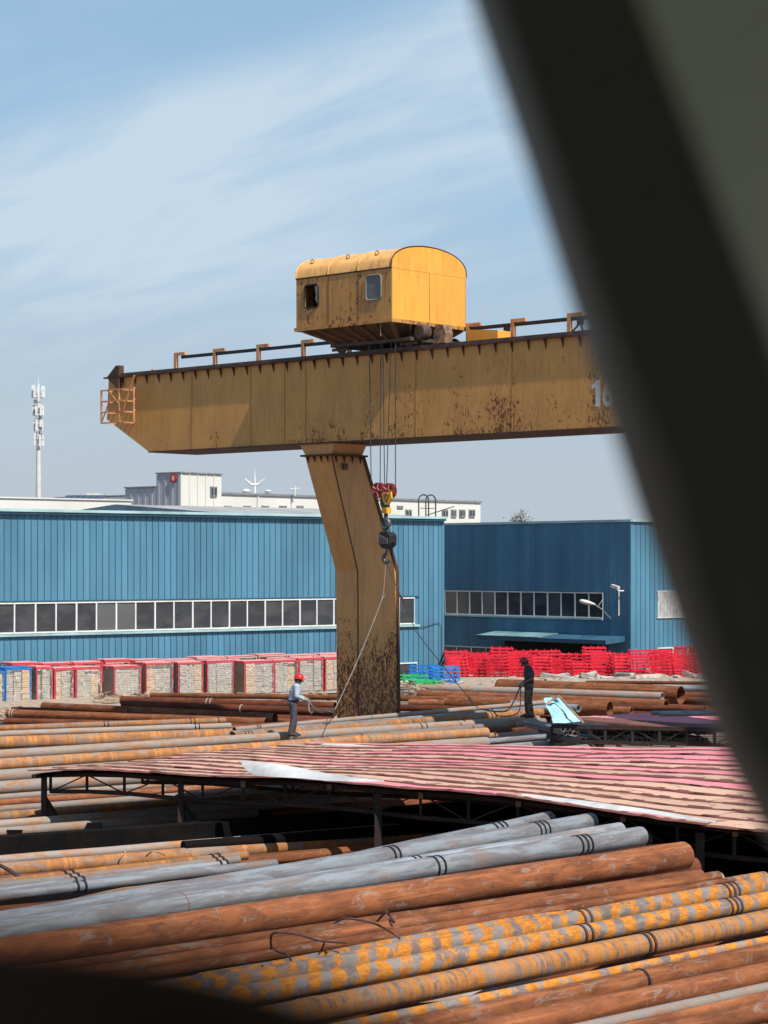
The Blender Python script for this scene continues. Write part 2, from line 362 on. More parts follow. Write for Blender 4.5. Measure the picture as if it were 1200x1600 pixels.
def glass_mat():
    m, t, b = newmat('dark_glass'); vec, rnd = coords(t, (.6, .6, 1.4))
    c = mixc(t, sstep(t, nz(t, vec, .9, 4, .6), .4, .65), (.035, .04, .045), (.065, .07, .075))
    c = mixc(t, mth(t, 'MULTIPLY', mth(t, 'GREATER_THAN', rnd, .80), .6), c, (.13, .14, .14))
    setc(t, b.inputs['Base Color'], c); setc(t, b.inputs['Roughness'], mth(t, 'ADD', .12, mth(t, 'MULTIPLY', rnd, .25)))
    b.inputs['Specular IOR Level'].default_value = .5; return m
GLASS = glass_mat()
def panel_mesh(w_, h_, name='cladding_panel', ribs=1):
    mb = MB(); g = .035; fl = w_ / ribs
    prof = []
    for r_ in range(ribs):
        x0 = r_*fl
        prof += [(x0+.004, 0), (x0+.016, -.045), (x0+.05, -.045), (x0+.062, -.016), (x0+fl-.012, -.016)]
    prof.append((w_-.006, 0))
    n = len(prof); vs = [(x, y, 0) for x, y in prof] + [(x, y, h_) for x, y in prof]
    fs = [(i, i+1, i+1+n, i+n) for i in range(n-1)]
    mb.add(vs, fs); mb.add([(0,0,0)], []); return mb.mesh(name, BLUE, ang=20)
def clad(th, fr_x0, fr_x1, z0, z1, pw, yoff=0.0, M0=Matrix.Identity(4), ribs=1, holes=()):
    n = int(round((fr_x1-fr_x0)/pw)); pw = (fr_x1-fr_x0)/n; cache = {}
    def put(x, a, b_):
        k = round(b_-a, 3)
        if k < .03: return
        if k not in cache: cache[k] = panel_mesh(pw, k, ribs=ribs)
        inst('cladding_panel', cache[k], th, M0 @ Matrix.Translation((x, yoff, a)))
    for i in range(n):
        x = fr_x0 + i*pw; lv = [(z0, z1)]
        for (hx0, hx1, hz0, hz1) in holes:
            if x + pw/2 > hx0 and x + pw/2 < hx1:
                nl = []
                for (a, b_) in lv:
                    if hz0 >= b_ or hz1 <= a: nl.append((a, b_)); continue
                    if hz0 > a: nl.append((a, hz0))
                    if hz1 < b_: nl.append((hz1, b_))
                lv = nl
        for (a, b_) in lv: put(x, a, b_)
def windows(th, fr, x0, x1, z0, z1, n, yoff=0.0, fw=.07, M0=None, trim=WHITE):
    M0 = M0 if M0 is not None else Matrix.Identity(4); W = WM[th.name]; pw = (x1-x0)/n
    for i in range(n):
        a = x0+i*pw; b_ = a+pw; mb = MB(W @ M0); y0 = yoff-.07; y1 = yoff+.02; hw = fw/2*(1.5 if i % 2 == 0 else 1)
        mb.box(a, a+hw, y0, y1, z0, z1); mb.box(b_-fw/2, b_, y0, y1, z0, z1); mb.box(a+hw, b_-fw/2, y0, y1, z0, z0+fw); mb.box(a+hw, b_-fw/2, y0, y1, z1-fw, z1)
        wd = mb.build('window', trim, th, smooth=False); wdm = WM[th.name]; WM[wd.name] = wdm
        g = MB(W @ M0); tl = random.uniform(-.012, .012)
        g.add([(a+hw, yoff-.02+tl, z0+fw), (b_-fw/2, yoff-.02-tl, z0+fw), (b_-fw/2, yoff-.02-tl, z1-fw), (a+hw, yoff-.02+tl, z1-fw)], [(0,1,2,3)])
        g.build('pane', GLASS, wd, smooth=False)
# building one: facade corner at px 692
B1O = ((692-CX)/F*118, 118.0); B1D = (.768, .641)
B1 = Frame(B1O, B1D)
b1 = thing('blue_workshop', 'long blue ribbed metal workshop behind the wrapped pallets, sunlit, with a window band', 'building', B1.M)
XL = -34.0; ZR = HC + (HZ-808)/F*118
z0w = HC + (HZ-975)/F*116.9; z1w = HC + (HZ-933)/F*116.9
xwe = B1.tz(647, 950)[0]
lw0 = B1.tz(622, 1036)[0]; lw1 = B1.tz(651, 1036)[0]; lz1 = B1.tz(640, 1035)[1]; lz0 = lz1 - 1.05
MB(B1.M).box(XL, 0, .02, 24, 0, ZR-.05).build('wall', BLUE2, b1, smooth=False)
clad(b1, XL, 0, 0, ZR-.12, .36, 0, holes=[(XL, xwe+.1, z0w-.08, z1w+.04), (lw0, lw1, lz0, lz1)])
nw = 23; windows(b1, B1, xwe - nw*1.13, xwe, z0w, z1w, nw)
windows(b1, B1, lw0, lw1, lz0, lz1, 1)
MB(B1.M).box(XL, xwe+.3, -.16, -.002, z0w-.13, z0w-.02).build('sill', TEAL, b1, smooth=False)
MB(B1.M).box(XL, xwe+.3, -.09, -.002, z1w+.02, z1w+.08).build('lintel', BLUE2, b1, smooth=False)
MB(B1.M).box(XL, .12, -.28, .35, ZR-.11, ZR+.02).build('gutter', TEAL, b1, smooth=False)
MB(B1.M).box(XL, .05, -.22, -.04, ZR-.22, ZR-.115).build('fascia', BLUE2, b1, smooth=False)
MB(B1.M).box(-.10, .045, -.06, .25, 0, ZR-.12).build('corner_trim', BLUE, b1, smooth=False)
# low roof slope, seen edge-on over the gutter
xr = B1.tz(150, 795, 14)[0]
rv = [(xr, .4, ZR+.01), (.1, .4, ZR+.01), (.1, 12, ZR+.55), (xr+1.5, 12, ZR+.95)]
MB(B1.M).prism([(0.36, ZR-.04), (12, ZR+.72), (24, ZR-.04)], 'x', xr, .1).build('roof', ROOFG, b1, smooth=False)
# roof end ladder hoops
hm = MB(B1.M); xh = B1.tz(668, 800, 1.0)[0]
for k in range(3):
    x0 = xh-.55+k*.42; pts = []
    for a in range(13): pts.append((x0 + (.0 if k != 1 else 0), 1.0-.36*math.cos(math.pi*a/12) , ZR+.62+.42*math.sin(math.pi*a/12)))
    pts = [(x0, .64, ZR+.02)] + pts + [(x0, 1.36, ZR+.02)]; hm.tube(pts, .035, 6)
hm = MB(B1.M)
for (cx_, hw) in ((662, .36), (673, .36)):
    xc = B1.tz(cx_, 800, 1.0)[0]
    pts = [(xc-hw, 1.0, ZR+.02), (xc-hw, 1.0, ZR+.95)] + [(xc-hw*math.cos(math.pi*a/10), 1.0, ZR+.95+.3*math.sin(math.pi*a/10)) for a in range(1,10)] + [(xc+hw, 1.0, ZR+.95), (xc+hw, 1.0, ZR+.02)]
    hm.tube(pts, .04, 6)
hm.bar((xh-.5, 1.0, ZR+.5), (xh+.5, 1.02, ZR+.5), .04)
hm.build('hatch_rail', simple('dark_steel', (.05, .052, .055), .5), b1)
MB(B1.M).bar((-.9, .3, ZR+.1), (1.35, .6, ZR+.62), .045).build('roof_stay', MATS['dark_steel'], b1)
MB(B1.M).tube([(-1.9, -.08, 3.1), (-1.5, -.09, 3.0), (-1.0, -.09, 3.12), (-.4, -.09, 3.25), (-.16, -.09, 3.0), (-.14, -.09, 1.0)], .018, 5).build('cable', MATS['dark_steel'], b1)
# building two: shaded side wall from px 692 to 986, sunny wall beyond
c2 = ((986-CX)/F*124.8, 124.8)
B2 = Frame(c2, (.655, -.756))           # x<0 runs left and away
b2 = thing('blue_warehouse', 'blue metal warehouse with its shaded side wall, canopy and window row behind the red frames', 'building', B2.M)
Z2 = HC + (HZ-812)/F*124.8; xl2 = B2.tz(672, 900)[0]
MB(B2.M).box(xl2, -.02, .02, 26, 0, Z2-.06).build('wall', BLUE2, b2, smooth=False)
wz1 = B2.tz(820, 924)[1]; wz0 = B2.tz(820, 963)[1]; wxa = B2.tz(696, 940)[0]; wxb = B2.tz(943, 940)[0]
lx0 = B2.tz(692, 1015)[0]; lx1 = B2.tz(784, 1015)[0]; l2z1 = B2.tz(740, 1010)[1]; l2z0 = l2z1-1.1
dx0 = B2.tz(790, 1015)[0]; dx1 = B2.tz(948, 1015)[0]
clad(b2, xl2, 0, 0, Z2-.12, .42, 0, ribs=2, holes=[(wxa, wxb, wz0-.05, wz1+.03), (lx0, lx1, l2z0, l2z1), (dx0, dx1, 0, 1.75)])
windows(b2, B2, wxa, wxb, wz0, wz1, 12); windows(b2, B2, lx0, lx1, l2z0, l2z1, 4)
MB(B2.M).box(wxa, wxb, -.14, -.002, wz0-.1, wz0-.01).build('sill', TEAL, b2, smooth=False)
MB(B2.M).box(dx0, dx1, -.05, .015, 0, 1.7).build('doorway', simple('dark_opening', (.012,.013,.016), .8), b2, smooth=False)
cz = B2.tz(850, 1000, -1.2)[1]; ca = B2.tz(750, 1000, -1.5)[0]; cb = B2.tz(950, 1000, -1.5)[0]
MB(B2.M).prism([(-1.7, cz-.10), (-1.7, cz+.14), (-.05, cz+.34), (-.05, cz+.02)], 'x', ca, cb).build('canopy', BLUE2, b2, smooth=False)
MB(B2.M).prism([(-1.74, cz+.15), (-1.74, cz+.19), (-.05, cz+.40), (-.05, cz+.36)], 'x', ca-.1, cb*.0+ca+(cb-ca)*.5).build('canopy_sheet', simple('canopy_teal', (.17,.30,.34), .6, var=.3, sc=.8), b2, smooth=False)
MB(B2.M).box(xl2, .1, -.14, .3, Z2-.12, Z2+.02).build('gutter', TEAL, b2, smooth=False)
# sunny wall, along +y of the frame
Mr = Matrix.Translation((.0, 0, 0)) @ Matrix.Rotation(R(90), 4, 'Z')
class F2: pass
ra, rz = B2.yz(1027, 923, .02); rb, _ = B2.yz(1096, 923, .02); rz0 = B2.yz(1027, 966, .02)[1]
sa, sz1 = B2.yz(1027, 1012, .02); sb, _ = B2.yz(1120, 1012, .02)
clad(b2, 0, 26, 0, Z2-.12, .40, 0, M0=Mr, holes=[(ra, rb, rz0, rz), (sa, sb, sz1-1.2, sz1)])
MB(B2.M @ Mr).box(-.05, 26, -.16, -.002, Z2-.12, Z2+.03).build('gutter', TEAL, b2, smooth=False)
for i in range(14):
    t0 = ra + (rb-ra)*i/14; MB(B2.M @ Mr).box(t0+.01, ra+(rb-ra)*(i+1)/14-.01, -.05, -.003, rz0+.06, rz-.06).build('shutter_slat', simple('pale_slat', (.52,.52,.50), .5), b2, smooth=False)
MB(B2.M @ Mr).box(ra-.05, rb+.05, -.07, -.003, rz-.055, rz).build('window_frame', WHITE, b2, smooth=False)
MB(B2.M @ Mr).box(ra-.05, rb+.05, -.09, -.003, rz0, rz0+.055).build('window_frame', WHITE, b2, smooth=False)
windows(b2, B2, sa, sb, sz1-1.2, sz1, 4, M0=Mr)
MB(B2.M).box(-.12, .04, -.06, .12, 0, Z2-.12).build('corner_trim', BLUE, b2, smooth=False)
# camera and lamp standing before the wall
def at2(px, py, y=-.6): t, z = B2.tz(px, py, y); return Vector((t, y, z))
cc = thing('security_camera', 'white security camera on a bracket on the shaded blue wall above the street lamp', 'camera', B2.M)
p = at2(962, 918, -.5)
MB(B2.M).tube([(p.x+.2, -.02, p.z-.2), (p.x+.2, -.5, p.z-.2), (p.x+.1, -.5, p.z)], .05, 8).build('bracket', WHITE, cc)
MB(B2.M).bar((p.x-.3, -.5, p.z+.1), (p.x+.25, -.5, p.z-.03), .2, .18).build('housing', WHITE, cc)
MB(B2.M).tube([at2(967, 925, -.06), at2(967, 962, -.06)], .04, 6).build('conduit', WHITE, cc)
lp = thing('street_lamp', 'grey cobra head lamp on a thin arm reaching out from the shaded blue warehouse', 'lamp', B2.M)
a_ = at2(955, 968, -.03); b_ = at2(928, 944, -2.6); c_ = at2(908, 939, -2.9)
MB(B2.M).tube([a_, a_.lerp(b_, .5)+Vector((0,0,.12)), b_], .04, 8).build('pole', simple('galvanised', (.45,.45,.44), .45, .3), lp)
dd = (c_-b_); mm = MB(B2.M); mm.tube([b_-dd*.1, b_+dd*.2, b_+dd*.6, c_, c_+dd*.12], [.04, .09, .13, .11, .03], 10); mm.build('lamp_head', WHITE, lp)
MB(B2.M).bar(at2(943,935,-.1), at2(934,948,-2.2), .03).build('stay', MATS['galvanised'], lp)

# ------------------------------------------------------------ far white buildings, mast
WCL = simple('white_cladding', (.66, .66, .62), .6, var=.07, sc=.15, bmp=0)
def ribbed(fr, x0, x1, z0, z1, p, mb, y=0.0, dep=.08):
    n = max(1, int((x1-x0)/p))
    for i in range(n):
        a = x0+(x1-x0)*i/n; mb.box(a, a+.12, y-dep, y, z0, z1)
W1 = Frame(((282-CX)/F*210, 210.0), (.66, .751))
wh = thing('white_factory', 'long white clad factory with a taller stair block and red round emblem beyond the workshop', 'building', W1.M)
zt = W1.tz(282, 739)[1]; xb_ = W1.tz(346, 760)[0]; xe = W1.tz(756, 790)[0]; zl = W1.tz(346, 769)[1]
lenL = -W1.yz(195, 760, 0)[0] if False else 0
# left shaded side runs away to the left: local y
ys, _ = W1.yz(245, 750, 0); yl, zl2 = W1.yz(196, 763, 0)
mb = MB(W1.M); mb.box(0, xb_, 0, abs(ys), 0, zt); mb.build('wall', WCL, wh, smooth=False)
mb = MB(W1.M); mb.box(.05, xb_-.1, abs(ys)+.02, abs(yl), 0, zl2); mb.build('wall', WCL, wh, smooth=False)
mb = MB(W1.M); mb.box(xb_+.02, xe, .5, 26, 0, zl-.2); mb.build('wall', WCL, wh, smooth=False)
mb = MB(W1.M); ribbed(W1, 0, xb_, 0, zt-.1, 1.0, mb); mb.build('cladding_ribs', WCL, wh, smooth=False, kind='stuff')
mb = MB(W1.M)
for i in range(int(abs(yl)/1.0)): mb.box(-.08, -.001, i*1.0, i*1.0+.3, 0, (zt if i*1.0 < abs(ys)-.4 else zl2)-.1)
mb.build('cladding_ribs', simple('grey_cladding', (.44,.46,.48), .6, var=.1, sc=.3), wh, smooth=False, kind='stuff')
MB(W1.M).box(-.04, -.001, 0, abs(ys), 0, zt-.1).build('grey_sheet', MATS['grey_cladding'], wh, smooth=False)
MB(W1.M).box(-.04, .049, abs(ys)+.02, abs(yl), 0, zl2-.1).build('grey_sheet', MATS['grey_cladding'], wh, smooth=False)
CAP = simple('hazy_roof_cap', (.24, .26, .28), .5)  # grey lightened for distance haze on the factory windows; roof shares it
mb = MB(W1.M); mb.box(-.15, xb_+.1, -.15, abs(ys)+.1, zt, zt+.12); mb.box(xb_+.02, xe+.1, .35, 26, zl-.2, zl+.02); mb.box(-.15, xb_, abs(ys)+.12, abs(yl)+.1, zl2, zl2+.12); mb.build('roof', CAP, wh, smooth=False)
def fw(px0, px1, py0, py1, y=0.0):
    x0, z1_ = W1.tz(px0, py0, y); x1, _ = W1.tz(px1, py0, y); z0_ = W1.tz(px0, py1, y)[1]
    f_ = MB(W1.M); f_.box(x0, x1, y-.14, y-.002, z0_, z1_); wdo = f_.build('window', CAP, wh, smooth=False)
    n = 2
    for k in range(n):
        a = x0+(x1-x0)*k/n+.1; MB(W1.M).box(a, x0+(x1-x0)*(k+1)/n-.1, y-.16, y-.141, z0_+.15, z1_-.15).build('pane', GLASS, wdo, smooth=False)
fw(328, 338, 760, 776)
for (a, b_) in ((326,338),(350,360),(380,391),(408,419),(436,447),(463,473),(620,629)): fw(a, b_, 790, 794, .5)
for (a, b_) in ((633,642),(690,699),(704,712),(717,726),(732,741)): fw(a, b_, 796, 808, .5)
for px in (402, 455, 520): 
    x, _ = W1.tz(px, 790, .5); MB(W1.M).tube([(x, .42, 0), (x, .42, zl-.25)], .08, 6).build('downpipe', WCL, wh)
# emblem
ey, ez = W1.yz(272.5, 747, 0); em = thing('wall_emblem', 'round red emblem with white strokes on the shaded side of the stair block', 'emblem', W1.M)
REDM = simple('red_sign', (.55, .03, .03), .4)
Mx = Matrix.Translation((-.1, ey, ez)) @ Matrix.Rotation(R(-90), 4, 'Y')
MB(W1.M @ Mx).lathe([(0, .0), (.46, .0), (.46, .12), (0, .12)], 28).build('disc', REDM, em)
mb = MB(W1.M @ Mx); 
mb.box(-.26, .22, -.18, -.11, .121, .15); mb.box(-.24, .24, .02, .09, .121, .15); mb.box(.10, .17, -.109, .019, .121, .15); mb.box(-.10, -.03, .091, .26, .121, .15); mb.build('mark', WHITE, em, smooth=False)
# rooftop aerials
def aerial(px, pt, pb, name, lab, big):
    Y = 222.0; a = P(px, pb, Y); b_ = P(px, pt, Y); th = thing(name, lab, 'antenna', Matrix.Translation(a))
    MB().tube([a, a.lerp(b_, .55), b_], [.16 if big else .06, .1, .02], 8).build('mast', WHITE, th)
    h = (b_-a).z
    if big:
        MB().tube([a+Vector((-1.05, 0, h*.62)), a+Vector((-.35,0,h*.38)), a+Vector((.35,0,h*.38)), a+Vector((1.05,0,h*.62))], [.05,.14,.14,.05], 8).build('crossarm', WHITE, th)
        mb = MB(); mb.lathe([(0,.0),(.3,.08),(.42,.3),(.3,.5),(0,.55)], 12, a+Vector((-.9,0,0))); mb.lathe([(0,.0),(.3,.08),(.4,.3),(0,.5)], 12, a+Vector((1.4,0,0))); mb.build('dome', WHITE, th)
    else:
        MB().tube([a+Vector((-.5,0,h*.7)), a+Vector((.5,0,h*.75))], .05, 6).build('crossarm', WHITE, th)
aerial(398, 733, 772, 'roof_antenna', 'white forked aerial with small domes on the factory roof', True)
aerial(461, 759, 775, 'roof_antenna', 'thin small aerial to the right of the forked one on the factory roof', False)
# low white building at the left
W0 = Frame(((-30-CX)/F*150, 150.0), (.768, .641)); zz = HC + (HZ-779)/F*152
w0 = thing('white_shed', 'low white flat roofed building above the left end of the blue workshop', 'building', W0.M)
xe0 = W0.tz(205, 785)[0]
MB(W0.M).box(-20, xe0, 0, 14, 0, zz).build('wall', WCL, w0, smooth=False)
MB(W0.M).box(-20, xe0+.1, -.1, 14.1, zz+.002, zz+.10).build('roof', WCL, w0, smooth=False)
so_ = thing('solar_array', 'dark tilted panels lying on the low white roof near the mast', 'solar panels', Matrix.Translation(P(120, 779, 165)))
for k in range(6):
    a = P(94+k*10, 780, 165); MB().add([a, a+Vector((.62,0,0)), a+Vector((.95,1.5,.36)), a+Vector((.3,1.5,.36)), a-Vector((0,0,.06)), a+Vector((.62,0,-.06)), a+Vector((.95,1.5,.30)), a+Vector((.3,1.5,.30))], [(0,1,2,3),(7,6,5,4),(0,4,5,1),(1,5,6,2),(2,6,7,3),(3,7,4,0)]).build('panel', simple('solar', (.05,.06,.075), .2), so_, smooth=False)
a = P(135, 781, 168); MB().box(a.x, a.x+1.1, 168, 169.5, a.z-.6, a.z+.52).build('roof_box', WCL, origin=(a.x,168,a.z-.6), smooth=False, label='small white plant box beside the dark panels on the white roof', cat='roof box')
# mast
Ym = 230.0; mc = P(60, 780, Ym); ms = thing('cell_tower', 'pale monopole phone mast with clustered white antennas at the far left', 'mast', Matrix.Translation((mc.x, Ym, 0)))
def mz(py): return P(60, py, Ym).z
PM = simple('mast_paint', (.68, .66, .60), .6, var=.12, sc=.4); PW = simple('antenna_white', (.75, .76, .73), .5, var=.1)
MB().tube([(mc.x, Ym, 0), (mc.x, Ym, mz(780)), (mc.x, Ym, mz(700)), (mc.x, Ym, mz(615))], [.42, .28, .24, .17], 14).build('pole', PM, ms)
MB().tube([(mc.x, Ym, mz(615)), (mc.x, Ym, mz(589))], [.06, .02], 6).build('spike', PW, ms)
for (py, rr_, n, hh) in ((612, .62, 8, 1.15), (640, .50, 6, 1.0), (664, .42, 6, 1.0), (688, .50, 5, 1.1)):
    z = mz(py+8)
    MB().tube([(mc.x+rr_*math.cos(a*math.pi/8), Ym+rr_*math.sin(a*math.pi/8), z) for a in range(16)], .035, 5, closed=True).build('ring', PM, ms)
    MB().tube([(mc.x+rr_*math.cos(a*math.pi/8), Ym+rr_*math.sin(a*math.pi/8), z+.7) for a in range(16)], .03, 5, closed=True).build('ring', PM, ms)
    for k in range(n):
        an = 2*math.pi*k/n+.2; x = mc.x+rr_*math.cos(an); y = Ym+rr_*math.sin(an)
        MB().box(x-.10, x+.10, y-.07, y+.07, z-.1, z+hh+random.uniform(-.1,.2)).build('panel_antenna', PW, ms, smooth=False)
        MB().bar((mc.x, Ym, z+.3), (x, y, z+.3), .04).build('bracket', PM, ms)
for py in (630, 645, 655, 672, 682):
    s_ = random.choice((-1, 1)); z = mz(py); MB().lathe([(0,0),(.14,0),(.16,.32),(0,.34)], 10, (mc.x+s_*.3, Ym-.3, z)).build('radio_unit', simple('radio_grey', (.2,.21,.22), .5), ms)
MB().tube([(mc.x-.35, Ym-.1, mz(700)), (mc.x-.35, Ym-.1, mz(620))], .03, 5).build('ladder_rail', PM, ms)
# far tree
def tree(px, py, Y, h, lab):
    a = P(px, py, Y); th = thing('distant_tree', lab, 'tree', Matrix.Translation((a.x, Y, 0)))
    MB().tube([(a.x, Y, 0), (a.x+.1, Y, a.z-h*.7), (a.x, Y, a.z-h*.2)], [.35, .25, .08], 8).build('trunk', simple('bark', (.09,.065,.05), .9), th)
    mb = MB()
    for i in range(420):
        v = Vector((random.gauss(0,.42), random.gauss(0,.42), random.gauss(-.55,.30)))*h; c = Vector((a.x, Y, a.z)) + Vector((v.x*.9, v.y, v.z))
        d1 = Vector((random.uniform(-1,1), random.uniform(-1,1), random.uniform(-1,1))).normalized()*.22; d2 = d1.orthogonal().normalized()*.16
        mb.add([c-d1, c+d2, c+d1, c-d2], [(0,1,2,3)])
    mb.build('crown', simple('hazy_leaf', (.26,.29,.29), .8, c2=(.20,.23,.22)), th, smooth=False)  # leaf colour has distance haze mixed in
tree(812, 801, 330, 2.0, 'faint bare looking tree top peeping over the blue warehouse roof')

# ------------------------------------------------------------ crane
CR = Frame(((520-CX)/F*67, 67.0), (.733, -.680))
OCH = (.50, .27, .06)
beamM = paint_rust('crane_paint_beam', (.60, .305, .075), 10.3, 13.3, .17, .62, seamx=True, pat=1.9)
legM = paint_rust('crane_paint_leg', (.66, .33, .105), 1.0, 6.6, -.12, 2.0, pat=2.2)
cabM = paint_rust('crane_paint_cabin_sunlit', (.88, .39, .055), 13.6, 15.4, -.12, .3, pat=1.6)  # cabin paint brightened for the sun on the end wall
cabS = paint_rust('crane_paint_cabin_dirty_shaded', (.54, .27, .065), 13.6, 16.2, .34, .35, pat=1.7, streak=.62)  # same paint darkened for the dimly lit side, plus real grime streaks
cabR = paint_rust('crane_paint_cabin_roof', (.80, .43, .13), 13.6, 16.2, .30, .10, pat=1.6, streak=.55)
postM = simple('post_paint', (.66,.33,.14), .55, c2=(.46,.19,.08), sc=3)
dkM = simple('rusty_flange', (.10, .045, .03), .75, c2=(.045, .024, .02), sc=2)
blk = simple('black_rubber', (.018, .018, .02), .5)
greM = simple('greasy_steel', (.045, .04, .038), .55, c2=(.12, .07, .04), sc=4)
cr = thing('gantry_crane', 'huge ochre gantry crane with a rusty box beam on one cranked leg', 'crane', CR.M)
zb = HC + (HZ-690)/F*67; zt_ = HC + (HZ-557)/F*67 - .06; BW = 2.1
xL = CR.tz(167, 620)[0]; zend = CR.tz(170, 655)[1]; xk = CR.tz(232, 703)[0]; XR = 27.0
MB(CR.M).prism([(xL, zend), (xk, zb), (XR, zb), (XR, zt_), (xL+.1, zt_)], 'y', 0, BW).build('beam', beamM, cr, smooth=False)
MB(CR.M).box(xL-.05, XR, -.12, BW+.12, zt_+.001, zt_+.05).build('top_flange', dkM, cr, smooth=False)
MB(CR.M).box(xk+.05, XR, -.06, BW+.06, zb-.04, zb-.001).build('bottom_flange', dkM, cr, smooth=False)
for yy in (-.02, BW-.06): MB(CR.M).box(xL+.8, XR, yy, yy+.08, zt_+.051, zt_+.15).build('rail', greM, cr, smooth=False)
me = MB().prism([(-.12, 0), (0, 0), (0, -.30)], 'x', -.012, .012).mesh('gusset', dkM, smooth=False)
x = xL+.9; k = 0
while x < 16:
    inst('gusset', me, cr, Matrix.Translation((x, -.001, zt_))); x += .62; k += 1
sm = MB().box(-.006, .006, -.012, 0, zb+.01, zt_-.01).mesh('weld_seam', simple('seam', (.34, .16, .045), .8), smooth=False)
for px in (445, 478, 300, 392, 800, 650): inst('weld_seam', sm, cr, Matrix.Translation((CR.tz(px, 640)[0], 0, 0)))
# stop buffer and cage at beam end
xs = CR.tz(187, 590)[0]
MB(CR.M).prism([(xs-.55, zt_+.06), (xs-.1, zt_+.42), (xs+.08, zt_+.42), (xs+.08, zt_+.06)], 'y', -.1, .12).build('end_stop', dkM, cr, smooth=False)
MB(CR.M).prism([(xs-.45, zt_-.02), (xs+.12, zt_-.02), (xs+.12, zt_-.45)], 'y', -.16, -.005).build('stop_gusset', dkM, cr, smooth=False)
for xx in (CR.tz(226,580)[0],): MB(CR.M).box(xx, xx+.12, .3, .42, zt_+.05, zt_+.22).build('cleat', postM, cr, smooth=False)
x0 = CR.tz(161, 630, -.45)[0]; x1 = CR.tz(214, 630, -.2)[0]; zc1 = CR.tz(190, 609, -.4)[1]; zc0 = CR.tz(190, 660, -.4)[1]
cage = MB(CR.M); ya, yb = -.62, -.02; T = .05
xm = CR.tz(187, 630, -.6)[0]
for zz_ in (zc0, zc0+(zc1-zc0)*.33, zc0+(zc1-zc0)*.66, zc1):
    cage.bar((xm-.95, ya, zz_), (xm, ya, zz_), T*.8); cage.bar((xm, ya, zz_), (xm+.02, .0, zz_), T); cage.bar((xm-.95, ya, zz_), (xm-.95, .9, zz_), T*.8); cage.bar((xm, ya, zz_), (xm+.75, ya+.05, zz_), T)
for xx in (xm-.95, xm, xm+.75): cage.bar((xx, ya, zc0-.02), (xx, ya, zc1+.02), T)
cage.bar((xm-.95, .9, zc0), (xm-.95, .9, zc1), T)
cage.bar((xm, ya, zc0), (xm+.8, ya, zt_-.05), T*.9); cage.bar((xm-.95, .9, zc0), (xm-.6, ya, zc1), T*.8); cage.bar((xm-.95, ya, zc0), (xm-.3, ya, zc1), T*.7)
cage.build('end_cage', postM, cr, smooth=False)
# posts carrying the conductor rail along the far edge
yp = BW+.05; rail_pts = []
pmesh = None
for (px, py) in ((275,546),(336,539),(404,531),(474,522),(546,512),(613,505),(672,497),(732,492),(802,487),(890,475),(985,466)):
    xx, zz_ = CR.tz(px, py, yp); hh = .93
    if pmesh is None:
        mb = MB(); mb.box(-.065, .065, -.05, .05, 0, hh); mb.box(.066, .50, -.05, .05, hh-.10, hh); pmesh = mb.mesh('rail_post', postM, smooth=False)
    inst('rail_post', pmesh, cr, Matrix.Translation((xx, yp, zt_+.052))); rail_pts.append((xx+.3, yp, zt_+.052+hh-.17))
MB(CR.M).bar(rail_pts[0], (rail_pts[-1][0]+8, yp, rail_pts[-1][2]), .06, .11).build('conductor_rail', blk, cr, smooth=False)
for px in (792, 907):
    xx = CR.tz(px, 500, yp)[0]; mb = MB(CR.M); zt2 = rail_pts[0][2]-.05
    mb.tube([(xx-.5, yp-.3, zt_+.05), (xx-.02, yp, zt2-.1)], .03, 8); mb.tube([(xx+.02, yp, zt2-.1), (xx+.4, yp-.3, zt_+.05)], .035, 8); mb.box(xx-.07, xx+.07, yp-.08, yp+.08, zt2-.14, zt2); mb.build('stay', blk, cr)
# number
def text_mesh(body, size, mat):
    cu = bpy.data.curves.new('txt', 'FONT'); cu.body = body; cu.size = size; cu.extrude = .002; cu.offset = .02
    to = bpy.data.objects.new('txt', cu); col.objects.link(to); bpy.context.view_layer.update()
    me = bpy.data.meshes.new_from_object(to.evaluated_get(bpy.context.evaluated_depsgraph_get())); bpy.data.objects.remove(to); me.materials.clear(); me.materials.append(mat); me.name = 'lettering'; return me
def worn_white():
    m, t, b = newmat('worn_white_paint'); vec, _ = coords(t); n = nz(t, vec, 6, 8, .75)
    setc(t, b.inputs['Base Color'], mixc(t, sstep(t, n, .64, .69), (.62,.60,.55), (.22,.09,.035))); b.inputs['Roughness'].default_value = .7; return m
tx0, tz0 = CR.tz(925, 636); _, tz1 = CR.tz(925, 594)
WWH = worn_white(); Hh = tz1-tz0
MB(CR.M @ Matrix.Translation((tx0, 0, tz0))).prism([(.13,0),(.30,0),(.30,Hh),(.17,Hh),(.10,Hh*.88),(0,Hh*.80),(0,Hh*.66),(.13,Hh*.72)], 'y', -.014, -.010).build('numeral', WWH, cr, smooth=False)
tm = text_mesh('6', Hh/.72, WWH); inst('numeral', tm, cr, Matrix.Translation((tx0+.36, -.012, tz0+.01)) @ Matrix.Rotation(R(90), 4, 'X') @ Matrix.Diagonal((.72, 1, 1, 1)))
tm = text_mesh('t', Hh/.72, WWH); inst('letter', tm, cr, Matrix.Translation((tx0+.86, -.012, tz0+.01)) @ Matrix.Rotation(R(90), 4, 'X') @ Matrix.Diagonal((.85, 1, 1, 1)))
